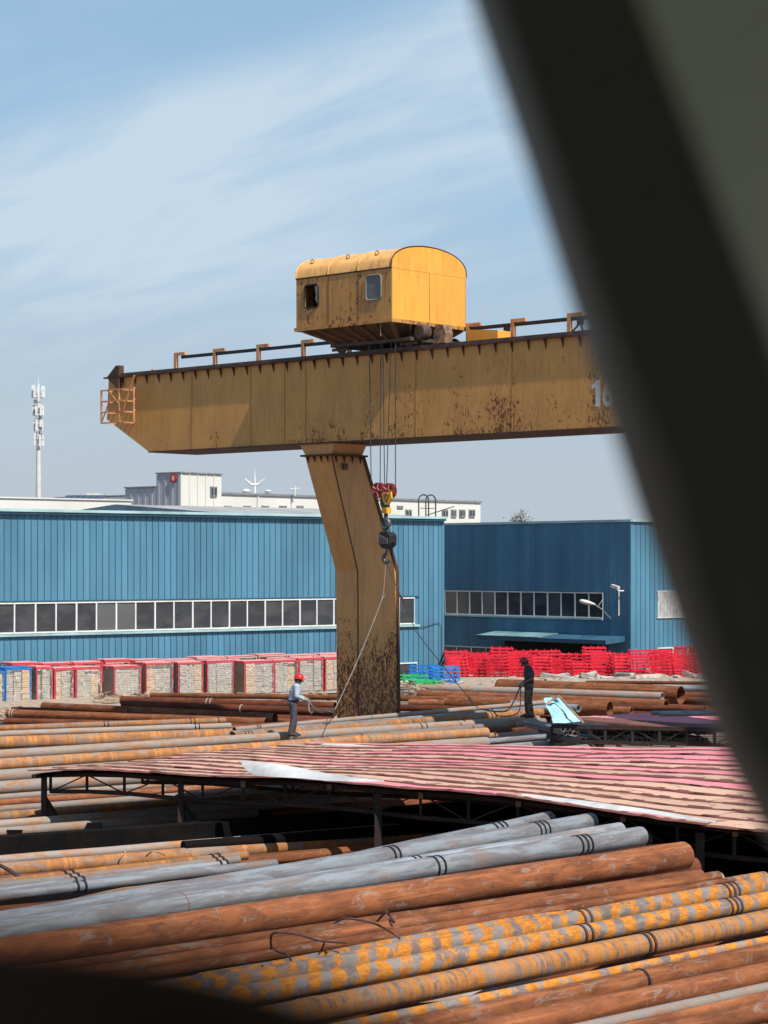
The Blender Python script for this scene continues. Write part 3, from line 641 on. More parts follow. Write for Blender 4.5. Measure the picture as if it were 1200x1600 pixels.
# leg
def sect(pl, pm_, pr, py, ymin, dz=None):
    xa = CR.tz(pl, py, ymin)[0]; xb2, z = CR.tz(pm_, py, ymin); ymax = CR.yz(pr, py, xb2)[0]
    return xa, xb2, ymin, ymax, z
s0 = sect(477, 518, 566, 712, .04); 
ybm = CR.yz(558, 893, s0[1]-.02)[0]
s1 = sect(525, 559, 619, 893, ybm); s2 = sect(527, 560, 622, 1115, ybm)
def leg_at(x_off):
    m_ = MB(CR.M @ Matrix.Translation((x_off, 0, 0))); vs = []
    for (xa, xb2, y0, y1, z) in (s0, s1, (s2[0], s2[1], s2[2], s2[3], .35)): vs += [(xa,y0,z),(xb2,y0,z),(xb2,y1,z),(xa,y1,z)]
    fs = [(i*4+j, i*4+(j+1)%4, (i+1)*4+(j+1)%4, (i+1)*4+j) for i in range(2) for j in range(4)] + [(0,1,2,3),(11,10,9,8)]
    m_.add(vs, fs).build('leg', legM, cr, smooth=False)
    # edge flange along the rear right arris
    m2 = MB(CR.M @ Matrix.Translation((x_off, 0, 0)))
    pts = [(s0[1]-.02, s0[3]+.05, s0[4]), (s1[1]-.02, s1[3]+.05, s1[4]), (s2[1]-.02, s2[3]+.05, .35)]
    for a, b2_ in zip(pts, pts[1:]): m2.bar(a, b2_, .12, .10, up=(1,0,0))
    m2.build('edge_flange', dkM, cr, smooth=False)
    zf = s0[4]
    m3 = MB(CR.M @ Matrix.Translation((x_off, 0, 0))); m3.box(s0[0]-.12, s0[1]+.12, s0[2]-.12, s0[3]+.14, zf+.002, zf+.06); m3.build('head_flange', dkM, cr, smooth=False)
    m4 = MB(CR.M @ Matrix.Translation((x_off, 0, 0)))
    a0 = (s0[0], s0[1], s0[2], s0[3], zf+.061); b0 = (s0[0]-.22, s0[1]+.12, 0.02, s0[3]+.08, zb-.045)
    vs = []
    for (xa, xb2, y0, y1, z) in (a0, b0): vs += [(xa,y0,z),(xb2,y0,z),(xb2,y1,z),(xa,y1,z)]
    m4.add(vs, [(j,(j+1)%4,4+(j+1)%4,4+j) for j in range(4)]+[(0,1,2,3),(7,6,5,4)]); m4.build('leg_head', legM, cr, smooth=False)
    for i in range(4):
        m5 = MB(CR.M @ Matrix.Translation((x_off, 0, 0))); yy = s0[2]+.15+i*(s0[3]-s0[2]-.3)/3
        m5.prism([(s0[1]+.001, zf), (s0[1]+.12, zf), (s0[1]+.07, zf-.22)], 'y', yy-.012, yy+.012).build('gusset', dkM, cr, smooth=False)
        m5 = MB(CR.M @ Matrix.Translation((x_off, 0, 0))); xx = s0[0]+.15+i*(s0[1]-s0[0]-.3)/3
        m5.prism([(s0[2]-.001, zf), (s0[2]-.11, zf), (s0[2]-.001, zf-.2)], 'x', xx-.012, xx+.012).build('gusset', dkM, cr, smooth=False)
    m6 = MB(CR.M @ Matrix.Translation((x_off, 0, 0))); m6.box(s2[0]-.25, s2[1]+.25, s2[2]-3.2, s2[3]+3.2, -.02, .349); m6.build('end_carriage', legM, cr, smooth=False)
leg_at(0); leg_at(24.0)
MB(CR.M).box(s0[1]+.002, s0[1]+.10, .5, .68, s0[4]-.42, s0[4]-.22).build('junction_box', greM, cr, smooth=False)
sgm = [(s0[1]+.012, s0[2]-.012, s0[4]-.01), (s1[1]+.012, s1[2]-.012, s1[4]), (s2[1]+.012, s2[2]-.012, .4)]
mb = MB(CR.M)
for a, b2_ in zip(sgm, sgm[1:]): mb.bar(a, b2_, .03, .03)
mb.build('corner_weld', dkM, cr, smooth=False)
# trolley house
yc0 = -1.15
cx1, cz0 = CR.tz(612, 497, yc0); cx0 = CR.tz(463, 515, yc0)[0]; cz1 = CR.tz(612, 417, yc0)[1]; cyE = CR.yz(728, 505, cx1)[0]
apex = CR.yz(668, 387, cx1)[1]-cz1
house = thing('trolley_house', 'yellow round roofed hoist cabin riding on top of the crane beam', 'trolley cabin', CR.M)
ym = (yc0+cyE)/2; hw = (cyE-yc0)/2
arc = [(ym-hw*math.cos(math.pi*i/16)*(1.0), cz1+apex*math.sin(math.pi*i/16)**.75) for i in range(17)]
wx0, wz0_ = CR.tz(477, 481, yc0); wx1, wz1_ = CR.tz(497, 446, yc0)[0], CR.tz(487, 446, yc0)[1]
gx0, gz0_ = CR.tz(573, 469, yc0); gx1, gz1_ = CR.tz(595, 469, yc0)[0], CR.tz(585, 431, yc0)[1]
# side wall split round the open window
mb = MB(CR.M); th_ = .04
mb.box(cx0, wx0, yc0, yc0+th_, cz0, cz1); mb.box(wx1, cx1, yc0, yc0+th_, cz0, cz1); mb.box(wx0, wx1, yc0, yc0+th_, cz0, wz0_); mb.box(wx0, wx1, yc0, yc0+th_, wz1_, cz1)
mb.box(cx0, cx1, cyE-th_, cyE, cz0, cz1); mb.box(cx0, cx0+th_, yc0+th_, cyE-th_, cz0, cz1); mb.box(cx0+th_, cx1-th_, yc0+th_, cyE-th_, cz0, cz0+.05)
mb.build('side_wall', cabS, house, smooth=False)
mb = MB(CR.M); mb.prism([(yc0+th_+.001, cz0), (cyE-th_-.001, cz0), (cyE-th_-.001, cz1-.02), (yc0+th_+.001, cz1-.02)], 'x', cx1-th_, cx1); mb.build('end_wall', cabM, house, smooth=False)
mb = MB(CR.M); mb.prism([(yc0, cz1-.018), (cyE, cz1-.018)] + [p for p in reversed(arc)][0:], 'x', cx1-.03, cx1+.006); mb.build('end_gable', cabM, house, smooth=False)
mb = MB(CR.M); mb.prism([(ym-hw*math.cos(math.pi*i/16)*1.012, cz1+.012+(apex+.01)*math.sin(math.pi*i/16)**.75) for i in range(17)], 'x', cx0-.015, cx1-.031); mb.build('roof', cabR, house, ang=30)
for f_ in (0.0, .345, .66, 1.0):
    xx = cx0+(cx1-cx0)*f_; pts = [(xx, ym-hw*math.cos(math.pi*i/20)*1.018, cz1+.014+(apex+.012)*math.sin(math.pi*i/20)**.75) for i in range(21)]
    MB(CR.M).tube(pts, .018, 6).build('roof_rib', cabR if f_ < .9 else dkM, house)
MB(CR.M).box(cx0-.02, cx1+.02, yc0-.014, yc0-.001, cz1-.03, cz1+.01).build('eave_strip', dkM, house, smooth=False)
for f_ in (.345, .66): MB(CR.M).box(cx0+(cx1-cx0)*f_-.01, cx0+(cx1-cx0)*f_+.01, yc0-.012, yc0-.001, cz0, cz1-.03).build('panel_joint', dkM, house, smooth=False)
MB(CR.M).box(cx1+.001, cx1+.008, ym-.01, ym+.01, cz0, cz1-.02).build('panel_joint', simple('seam2', (.45,.2,.04), .7), house, smooth=False)
for f_ in (.12, .5, .8):
    xx = cx0+(cx1-cx0)*f_; a = math.pi*.17; yy = ym-hw*math.cos(a); zz_ = cz1+.02+apex*math.sin(a)**.75
    MB(CR.M).tube([(xx+.07*math.cos(t), yy-.02+.02*math.sin(t), zz_+.05+.07*math.sin(t)) for t in [i*math.pi/5 for i in range(10)]], .012, 5, closed=True).build('lifting_ring', dkM, house)
def rrect(x0, x1, z0, z1, r, n=5):
    o = []
    for (cx_, cz_, a0) in ((x1-r, z1-r, 0), (x0+r, z1-r, 90), (x0+r, z0+r, 180), (x1-r, z0+r, 270)):
        for i in range(n+1): o.append((cx_+r*math.cos(R(a0+90*i/n)), cz_+r*math.sin(R(a0+90*i/n))))
    return o
for (a, b_, c, d, gl) in ((wx0, wx1, wz0_, wz1_, False), (gx0, gx1, gz0_, gz1_, True)):
    rp = rrect(a-.02, b_+.02, c-.02, d+.02, .12); mb = MB(CR.M); mb.tube([(p_[0], yc0-.012, p_[1]) for p_ in rp], .028, 6, closed=True)
    wdo = mb.build('window', simple('gasket', (.22, .21, .19) if gl else (.03,.03,.03), .6) if gl else blk, house)
    rp = rrect(a+.0, b_-.0, c, d, .11)
    if gl:
        MB(CR.M).prism(rp, 'y', yc0-.012, yc0-.004).build('pane', simple('dusty_glass', (.13,.14,.13), .35, var=.3), wdo, smooth=False)
    else:
        MB(CR.M).prism([(b_-.14, c+.25), (b_, c+.02), (b_, d-.02), (b_-.16, d-.04), (b_-.10, d-.3)], 'y', yc0+.006, yc0+.012).build('torn_pane', simple('broken_glass', (.3,.31,.3), .4), wdo, smooth=False)
        mb = MB(CR.M)
        mb.box(a-.1, b_+.3, yc0+.5, yc0+.52, c-.2, d+.2)
        for (qx, qz) in ((a, c), (a, d), (b_, c), (b_, d)):
            pass
        mb.build('dark_interior', MATS['dark_opening'], house, smooth=False)
# under frame: bearer slab and tapered ribbed hull
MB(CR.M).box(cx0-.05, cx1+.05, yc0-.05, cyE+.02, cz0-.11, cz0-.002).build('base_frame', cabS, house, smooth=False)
hz = zt_+.42; hx0 = cx0+.95; hx1 = cx1-.55; hy0 = -.25; hy1 = cyE-.55
mb = MB(CR.M); mb.add([(cx0+.3,yc0+.03,cz0-.111),(cx1-.02,yc0+.03,cz0-.111),(cx1-.02,cyE-.1,cz0-.111),(cx0+.3,cyE-.1,cz0-.111),(hx0,hy0,hz),(hx1,hy0,hz),(hx1,hy1,hz),(hx0,hy1,hz)],
       [(0,1,5,4),(1,2,6,5),(2,3,7,6),(3,0,4,7),(4,5,6,7),(3,2,1,0)]); mb.build('hull', greM, house, smooth=False)
hullm = simple('hull_paint', (.25,.12,.045), .75, c2=(.12,.055,.03), sc=2)
for i in range(7):
    f_ = i/6; mb = MB(CR.M); t0 = (cx0+.3+(cx1-cx0-.36)*f_, yc0+.02, cz0-.12); t1 = (hx0+(hx1-hx0)*f_, hy0-.03, hz-.01); mb.bar(t0, t1, .05, .10); mb.build('hull_rib', hullm, house, smooth=False)
for i in range(5):
    f_ = i/4; mb = MB(CR.M); t0 = (cx1-.0, yc0+.03+(cyE-yc0-.2)*f_, cz0-.12); t1 = (hx1+.03, hy0+(hy1-hy0)*f_, hz-.01); mb.bar(t0, t1, .05, .10); mb.build('hull_rib', hullm, house, smooth=False)
MB(CR.M).box(hx0-.3, hx1+.5, hy0-.05, hy1+.1, hz-.12, hz-.011).build('bogie_frame', greM, house, smooth=False)
for (xx, yy) in ((hx0-.1, .02), (hx1+.25, .02), (hx0-.1, BW-.02), (hx1+.25, BW-.02)):
    Mw = Matrix.Translation((xx, yy-.06, zt_+.15+.19)) @ Matrix.Rotation(R(-90), 4, 'X')
    MB(CR.M @ Mw).lathe([(0,0),(.21,0),(.21,.03),(.185,.03),(.185,.13),(0,.13)], 20).build('wheel', greM, house)
    MB(CR.M).box(xx-.35, xx+.35, yy-.10, yy-.065, zt_+.2, hz-.13).build('wheel_cover', greM, house, smooth=False)
mx0 = CR.tz(702, 530, .2)[0]
MB(CR.M).prism([(mx0-.42,zt_+.16),(mx0+.02,zt_+.16),(mx0+.06,zt_+.45),(mx0-.02,zt_+.7),(mx0-.34,zt_+.74),(mx0-.40,zt_+.5)], 'y', -.05, .3).build('gearbox', simple('peeled_paint', (.30,.17,.09), .7, c2=(.07,.05,.045), sc=7), house, smooth=False)
MB(CR.M).prism([(mx0+.1, zt_+.16), (mx0+1.3, zt_+.16), (mx0+1.3, zt_+.52), (mx0+.1, zt_+.62)], 'y', .9, 1.5).build('rear_platform', cabM, house, smooth=False)
MB(CR.M @ Matrix.Translation((mx0-.95, -.1, zt_+.55)) @ Matrix.Rotation(R(-90), 4, 'X')).lathe([(0,0),(.2,0),(.25,.05),(.25,.3),(0,.3)], 18).build('motor', greM, house)
MB(CR.M).tube([(cx1+.02, .15, cz0-.05), (cx1+.06, .2, cz0-.4), (cx1-.02, .24, cz0-.75), (cx1+.03, .2, cz0-.95)], .012, 5).build('loose_cable', simple('pale_cable', (.3,.28,.22), .6), house)
MB(CR.M).tube([(cx1-.45, yc0, cz0-.1), (cx1-.43, yc0-.02, cz0-.5)], .014, 5).build('loose_cable', MATS['pale_cable'], house)
# ropes
YH = -.55
def hp(px, py, y=YH): t, z = CR.tz(px, py, y); return Vector((t, y, z))
ztrope = hz-.15
rope = simple('steel_rope', (.06,.058,.055), .5, .3)
for (pa, pb, pyb) in ((577, 580, 752), (595, 594, 758), (598, 601, 758), (611, 604, 760), (618, 618, 770)):
    a = hp(pa, 560); a.z = ztrope; MB(CR.M).tube([a, hp(pb, pyb)], .014, 6).build('hoist_rope', rope, house)
# hook block and the things hanging below it
REDB = simple('red_sheave', (.42,.045,.04), .5, c2=(.16,.03,.025), sc=6); YEL = simple('yellow_plate', (.80,.42,.03), .45, c2=(.5,.24,.04), sc=5)
c0 = hp(602, 772); hb = thing('hook_block', 'red and yellow hook block with two sheaves hanging before the crane leg', 'hook block', CR.M)
for (px, py, m_) in ((592, 766, REDB), (609, 767, REDB)):
    c = hp(px, py); Mw = Matrix.Translation((c.x, c.y-.08, c.z)) @ Matrix.Rotation(R(-90), 4, 'X')
    MB(CR.M @ Mw).lathe([(0,.0),(.05,-.02),(.07,.02),(.16,.04),(.21,.0),(.235,.0),(.235,.02),(.20,.05),(.20,.10),(.235,.13),(.235,.15),(0,.15)], 26).build('sheave', m_, hb)
    for k in range(5):
        an = k*2*math.pi/5; MB(CR.M).bar((c.x+.05*math.cos(an), c.y-.10, c.z+.05*math.sin(an)), (c.x+.2*math.cos(an), c.y-.10, c.z+.2*math.sin(an)), .03, .02).build('spoke', simple('pink_worn', (.6,.3,.28), .5), hb, smooth=False)
c = hp(611, 776); MB(CR.M).prism([(c.x-.19, c.z+.12), (c.x+.17, c.z+.14), (c.x+.2, c.z-.06), (c.x+.06, c.z-.26), (c.x-.08, c.z-.24), (c.x-.2, c.z-.04)], 'y', c.y-.20, c.y-.14).build('cover_plate', YEL, hb, smooth=False)
for (dx, dz) in ((-.05, .0), (.05, .0)):
    MB(CR.M).bar((c.x+dx*2.2, c.y-.21, c.z+.06), (c.x+dx*.2, c.y-.21, c.z-.16), .035, .02).build('chevron', greM, hb, smooth=False)
MB(CR.M @ Matrix.Translation((c.x-.01, c.y-.22, c.z+.05)) @ Matrix.Rotation(R(-90), 4, 'X')).lathe([(0,0),(.05,0),(.06,.04),(0,.04)], 12).build('pin', REDB, hb)
c = hp(597, 785); MB(CR.M).prism([(c.x-.15,c.z+.22),(c.x+.14,c.z+.2),(c.x+.2,c.z-.12),(c.x+.08,c.z-.3),(c.x-.06,c.z-.28),(c.x-.17,c.z-.05)], 'y', c.y+.09, c.y+.14).build('side_plate', greM, hb, smooth=False)
c = hp(604, 797); MB(CR.M).box(c.x-.12, c.x+.10, c.y-.1, c.y+.1, c.z-.1, c.z+.08).build('swivel', YEL, hb, smooth=False)
MB(CR.M).tube([c+Vector((-.01,0,-.08)), c+Vector((-.01,0,-.25))], .05, 10).build('shank', greM, hb)
def hook_pts(c, r, dirn=1):
    pts = [c+Vector((0,0,r*2.0)), c+Vector((0,0,r*1.3))]
    for i in range(11):
        a = R(70 - i*26); pts.append(c+Vector((dirn*(r*math.cos(a)), 0, r*math.sin(a))))
    return pts
steel = simple('worn_hook_steel', (.16,.155,.15), .4, .5)
c = hp(602, 818); MB(CR.M).tube(hook_pts(c, .15), [.045,.05,.055,.06,.07,.075,.075,.07,.065,.06,.05,.04,.025], 10).build('hook', steel, hb)
sc_ = thing('crane_scale', 'black battered crane scale hanging between two hooks below the block', 'crane scale', CR.M)
c = hp(605, 843); MB(CR.M).prism([(c.x-.2,c.z+.18),(c.x-.1,c.z+.24),(c.x+.14,c.z+.22),(c.x+.24,c.z+.12),(c.x+.24,c.z-.16),(c.x+.06,c.z-.28),(c.x-.08,c.z-.26),(c.x-.2,c.z-.14)], 'y', c.y-.16, c.y+.16).build('body', blk, sc_, smooth=False)
MB(CR.M).tube([c+Vector((.1*math.cos(t),0,.3+.12*math.sin(t))) for t in [i*math.pi/6 for i in range(12)]], .028, 8, closed=True).build('shackle', steel, sc_)
for k in range(5): MB(CR.M).bar((c.x-.15+k*.08, c.y-.18, c.z+.15-.03*k), (c.x-.1+k*.07, c.y-.19, c.z-.14), .035, .04).build('fin', simple('scuffed', (.10,.10,.105), .4), sc_, smooth=False)
MB(CR.M).bar((c.x+.2, c.y, c.z-.1), (c.x+.38, c.y-.05, c.z-.13), .07, .05).build('lever', blk, sc_, smooth=False)
MB(CR.M).tube([c+Vector((0,0,-.25)), c+Vector((0,0,-.36))], .045, 8).build('shank', steel, sc_)
c = hp(604, 872); MB(CR.M).tube(hook_pts(c, .13, -1), [.04,.05,.055,.06,.065,.065,.065,.06,.055,.05,.045,.035,.02], 10).build('lower_hook', steel, sc_)
low = CR.M @ hp(603, 878)

# ------------------------------------------------------------ pipes
PG = pipe_mat('pipe_grey', 'grey'); PR = pipe_mat('pipe_rust', 'rust'); PD = pipe_mat('pipe_dark_rust', 'dark'); PX = pipe_mat('pipe_mixed', 'mix'); PO = pipe_mat('pipe_orange', 'orange'); PS = pipe_mat('pipe_spotted', 'spot'); PT = pipe_mat('pipe_ringed', 'ring')
def ext(p1, p2, x):                     # extend a seen line to image column x
    k = (p2[1]-p1[1])/(p2[0]-p1[0]); return (x, p1[1]+k*(x-p1[0]))
ZF = 2.7; gF = 'pipes in the front pile'
def fp(p1, p2, dia, mat, label, bands=(), z=ZF, xl=None, xr=None, g=gF, **k):
    a = ext(p1, p2, xl) if xl is not None else p1; b = ext(p1, p2, xr) if xr is not None else p2
    return ppx(a, b, z, dia, mat, label, g, bands, **k)
# grey ones
fp((430,1373), (858,1281), .26, PG, 'grey pipe at the rear of the front pile, shortest of the grey ones', (548,553,768,776,783), xl=-120, z=2.66)
fp((400,1374), (924,1284), .27, PG, 'bluish grey pipe with dark bands, second grey pipe from the back of the front pile', (606,614,834,841,848), xl=-120)
fp((400,1394), (968,1297), .24, PG, 'grey pipe lying half hidden behind the foremost thick grey pipe', (643,651), xl=-120, z=2.62)
fp((400,1397), (1001,1307), .285, PG, 'foremost thick grey pipe touching the big rusty pipe, two dark bands near the middle', (674,684,899,907,914), xl=-120, z=2.72)
fp((400,1436), (1068,1337), .375, PR, 'biggest rusty brown pipe in the front pile, before the grey pipes', (), xl=-120, z=2.80)
# thin rusty trio
fp((400,1467), (1094,1366), .13, PR, 'thin rusty pipe tucked right under the biggest rusty pipe', (), xl=-60, z=2.62)
fp((400,1481), (1122,1370), .145, PR, 'thin rusty pipe reaching farthest right of the thin trio behind the spotted pipes', (), xl=-60, z=2.66)
fp((400,1495), (1144,1378), .12, PR, 'lowest of the thin rusty trio, half covered by the spotted pipe', (), xl=-60, z=2.60)
# spotted
fp((400,1522), (1193,1373), .20, PS, 'orange spotted pipe whose end shows at the right behind the foremost spotted one', (), xl=-40, z=2.55)
fp((400,1533), (1200,1383), .235, PS, 'grey pipe blotched with bright orange, upper of the two banded spotted pipes', (902,912,1128,1136,1143), xl=-40, xr=1420, z=2.72, bmat=WIRE)
fp((450,1545), (1200,1407), .215, PS, 'grey pipe blotched with bright orange, lower of the two banded spotted pipes', (905,915,1133,1141,1148), xl=-40, xr=1420, z=2.66, bmat=WIRE)
fp((637,1549), (1200,1438), .24, PT, 'orange ringed grey pipe below the spotted pair with two wires at its middle', (1003,1011), xl=200, xr=1420, z=2.66, bmat=WIRE)
fp((637,1584), (1200,1470), .105, PS, 'thin yellow orange pipe between the ringed pipe and the brown ones', (), xl=100, xr=1420, z=2.52)
fp((787,1579), (1200,1491), .225, PR, 'brown pipe just below the thin yellow orange pipe', (1000,), xl=100, xr=1420, z=2.66)
fp((900,1584), (1200,1521), .225, PR, 'brown pipe second from the bottom right corner group of thin pipes', (), xl=100, xr=1420, z=2.7)
fp((1000,1588), (1200,1545), .12, PX, 'thin brownish pipe above the lowest right corner', (), xl=100, xr=1420, z=2.62)
fp((1040,1594), (1200,1559), .12, PR, 'thin rusty pipe next to the lowest right corner', (), xl=100, xr=1420, z=2.62)
fp((1060,1611), (1200,1579), .19, PR, 'rusty pipe crossing the very lowest right corner', (), xl=100, xr=1420, z=2.66)
# thin bundle at left rear of the front pile
for i, (dy, xe_, m_, nm) in enumerate(((0, 385, PO, 'orange tipped thin pipe at the back of the small left bundle'), (6, 372, PX, 'second thin pipe of the small left bundle'), (12, 350, PG, 'third thin grey pipe of the small left bundle'), (20, 430, PG, 'front thin grey pipe of the small left bundle with bright clips'))):
    fp((0, 1380+dy), (385, 1336+dy*.95), .125 if i < 3 else .14, m_, nm, (100+i*8, 112+i*8, 330+i*6, 340+i*6) if i < 3 else (118, 130), xl=-150, xr=xe_, z=2.56-.01*i, g='thin pipes bundled at the left')
# lower layers of the front pile
for lv, zt2 in ((1, 2.36), (2, 2.08), (3, 1.8)):
    for i in range(15):
        yy = 1350 + i*22 - lv*6
        if yy-880 < 380: continue
        ppx((-160, yy + 70 + lv*14), (min(1010 + i*38, 1420), yy - 50 + lv*16 + i*1.0), zt2, .29, PD if i % 3 else PX, 'dim rusty pipe in the %s layer down of the front pile, %s from the back' % (ORD[lv], ORD[i]), 'lower pipes of the front pile')
# bearers under front pile
for i, px in enumerate((250, 720, 1120)):
    a = G(px, 1400, 1.35); d = Vector((.682, .731, 0)); n_ = Vector((.731, -.682, 0))
    MB().bar(a - n_*-6 - n_*12, a + n_*8, .3, .3).build('steel_bearer', dkM, smooth=False, label='dark steel bearer across the ground under the front pile, %s from the left' % ORD[i], cat='beam', group='bearers')
    
# left long pile (rows seen through the shed frame)
gL = 'pipes in the left long pile'
rows = [(1138,.20,PO,352,.034),(1147,.19,PX,360,.036),(1161,.36,PO,363,.036),(1180,.27,PX,840,.0655),(1195,.30,PO,None,.066),(1213,.31,PX,None,.070),(1231,.30,PX,None,.072),
        (1246,.14,PX,None,.074),(1255,.15,PR,None,.075),(1265,.15,PX,None,.075),(1276,.19,PO,None,.076),(1289,.18,PX,None,.078),(1301,.19,PX,400,.079),(1314,.13,PD,None,.08),(1323,.13,PD,None,.08),(1333,.13,PD,None,.082),(1344,.16,PX,None,.082),(1360,.24,PO,None,.084),(1378,.2,PR,None,.085)]
nm = {id(PO):'orange rusted', id(PX):'brown grey', id(PG):'grey', id(PR):'rusty', id(PD):'dark rusty'}
for i, (y0, dia, m_, xe_, sl_) in enumerate(rows):
    x2 = xe_ or 760; big = 'thick' if dia > .25 else 'slim'
    lab = '%s %s pipe, %s row from the back of the long left pile' % (big, nm[id(m_)], ORD[i])
    bd = {0:(162,168,297,303,340), 1:(304,310), 3:(655,663,1070), 4:(), 2:()}.get(i, ())
    ppx((-140, y0+140*sl_), (x2, y0-x2*sl_), 1.80 - (.05 if i > 3 else 0), dia, m_, lab, gL, [b_ for b_ in bd if b_ < x2])
for i in range(16):
    y0 = 1160+i*15.0; ppx((-140, y0+10+5), (700, y0+10-700*.075), 1.5, .29, PD if i % 2 else PR, 'dim rusty pipe lying a layer below in the long left pile, %s from the back' % ORD[i], 'lower pipes of the left pile')
# middle pile the workers stand on
gM = 'pipes under the two workers'
ML = [((366,1140),(855,1097),1.86,.15,PX,'thin brown pipe at the back edge of the workers pile',(400,404)),
      ((362,1147),(858,1105),1.84,.17,PG,'thin grey pipe second from the back of the workers pile',(504,508,512)),
      ((364,1152),(845,1113),1.82,.29,PO,'thick orange and grey pipe behind the workers feet',(380,385,390,764,770)),
      ((345,1160),(700,1131),1.70,.15,PG,'thin bright grey pipe wedged before the thick orange pipe',(400,)),
      ((340,1171),(850,1128),1.70,.20,PX,'brown pipe just before the shirted worker',(563,800)),
      ((420,1176),(775,1149),1.55,.17,PO,'orange pipe beside the roof edge, lower in the workers pile',()),
      ((420,1186),(1010,1139),1.55,.18,PG,'long bluish pipe running under the small canopy',()),
      ((600,1186),(960,1153),1.5,.2,PG,'grey pipe ending under the small canopy frame',()),
      ((640,1196),(940,1166),1.45,.2,PX,'lowest brown pipe before the small canopy frame',(930,))]
for (a, b, z, dia, m_, lab, bd) in ML: ppx(a, b, z, dia, m_, lab, gM, bd)
for i in range(7): ppx((300, 1172+i*9), (850, 1128+i*9), 1.42, .25, PD if i % 2 else PX, 'shaded pipe a layer below the workers feet, %s from the back' % ORD[i], 'lower pipes of the workers pile')
# right crossing: pipes at far pile, left
gB = 'big rusty pipes before the wrapped pallets'
BL = [((190,1094),(524,1104),.33,PD,'dark pipe with two pale slings, uppermost left of the leg',(325,331)),
      ((192,1101),(524,1113),.30,PD,'dark pipe right below the uppermost one left of the leg',(378,)),
      ((68,1104),(430,1122),.32,PR,'rusty pipe with its left end near the wrapped pallets, running to the leg',()),
      ((12,1115),(416,1129),.30,PR,'rusty pipe wired at its left end at the far left',(18,22)),
      ((8,1127),(405,1136),.22,PD,'small rusty pipe under the wired end at the far left',()),
      ((235,1086),(980,1096),.20,PR,'long rusty pipe at the back of the yard passing behind the leg',()),
      ((640,1098),(905,1106),.30,PR,'long rusty pipe just right of the crane leg',()),
      ((625,1106),(860,1112),.24,PD,'darker pipe low right of the crane leg',())]
for (a, b, dia, m_, lab, bd) in BL: ppx(a, b, 1.5, dia, m_, lab, gB, bd, bmat=simple('pale_sling', (.45,.45,.43), .5))
for i in range(6): ppx((20+i*12, 1112+i*5), (520, 1122+i*5), 1.15, .36, PD, 'dark pipe underneath in the pile left of the leg, %s from the back' % ORD[i], 'lower pipes left of the leg')
gR = 'large rusty pipes with open ends on the right'
BR = [((915,1066),(1190,1068),.16,PD,1.3,'slim brown pipe at the very back of the open ended pipes'),
      ((674,1076),(1035,1089),.34,PX,1.72,'grey streaked pipe with its round left end showing, open at the right'),
      ((780,1074),(1064,1086),.68,PR,1.95,'largest open ended rusty pipe, on top of the right pile'),
      ((656,1086),(1041,1102),.43,PR,1.6,'rusty pipe below the grey streaked one, open end at the right'),
      ((700,1098),(953,1108),.56,PR,1.72,'wide rusty pipe with its mouth just right of the bent blue sheet'),
      ((760,1104),(987,1112),.34,PR,1.5,'smaller rusty pipe with its mouth right of the wide one'),
      ((800,1100),(904,1107),.26,PG,1.72,'short grey pipe mouth beside the bent blue sheet'),
      ((860,1088),(1082,1099),.56,PR,1.30,'wide rusty pipe mouth behind and right of the largest one'),
      ((900,1088),(1113,1097),.54,PR,1.35,'rusty pipe with an oval mouth near the window pillar'),
      ((930,1104),(1101,1109),.24,PD,1.45,'small dark pipe mouth low near the window pillar'),
      ((980,1090),(1175,1100),.30,PD,1.5,'dark pipe mouth close to the window pillar'),
      ((1045,1075),(1240,1079),.28,PG,1.55,'grey pipe running out of the right edge behind the mouths'),
      ((1040,1086),(1230,1090),.3,PR,1.5,'rusty pipe running out of the right edge behind the mouths')]
for (a, b, dia, m_, z, lab) in BR: ppx(a, b, z, dia, m_, lab, gR, (), wall=.018)
for i in range(5): ppx((690, 1100+i*6), (1150, 1110+i*6), 1.05, .4, PD, 'dark pipe underneath the open ended pipes, %s from the back' % ORD[i], 'lower pipes of the right pile')

# ------------------------------------------------------------ rubble and offcuts
tim = simple('weathered_timber', (.40,.30,.21), .85, c2=(.18,.12,.085), sc=3); con = simple('broken_concrete', (.46,.43,.38), .9, c2=(.26,.22,.18), sc=3)
def scatter(x0, x1, ya, yb, n, z, name, mat, smin, smax, long_=3.0):
    mb = MB()
    for i in range(n):
        p_ = G(random.uniform(x0, x1), random.uniform(ya, yb), z); s_ = random.uniform(smin, smax); a = random.gauss(.1, .5)
        m_ = MB(); m_.box(-s_*long_/2, s_*long_/2, -s_*.5, s_*.5, -s_*.3, s_*.3)
        T_ = Matrix.Translation(p_+Vector((0,0,random.uniform(-.1,.12)))) @ Matrix.Rotation(a, 4, 'Z') @ Matrix.Rotation(random.gauss(0,.15), 4, 'Y') @ Matrix.Rotation(random.gauss(0,.2), 4, 'X')
        mb.add([T_ @ (v + Vector((random.uniform(-1,1), random.uniform(-1,1), random.uniform(-1,1)))*s_*.12) for v in m_.v], m_.f)
    return mb.build(name, mat, smooth=False, kind='stuff', label={'timber_offcuts':'jumbled timber offcuts lying'}.get(name, 'broken concrete lumps lying')+' between the pipes and the pallets' , cat='debris')
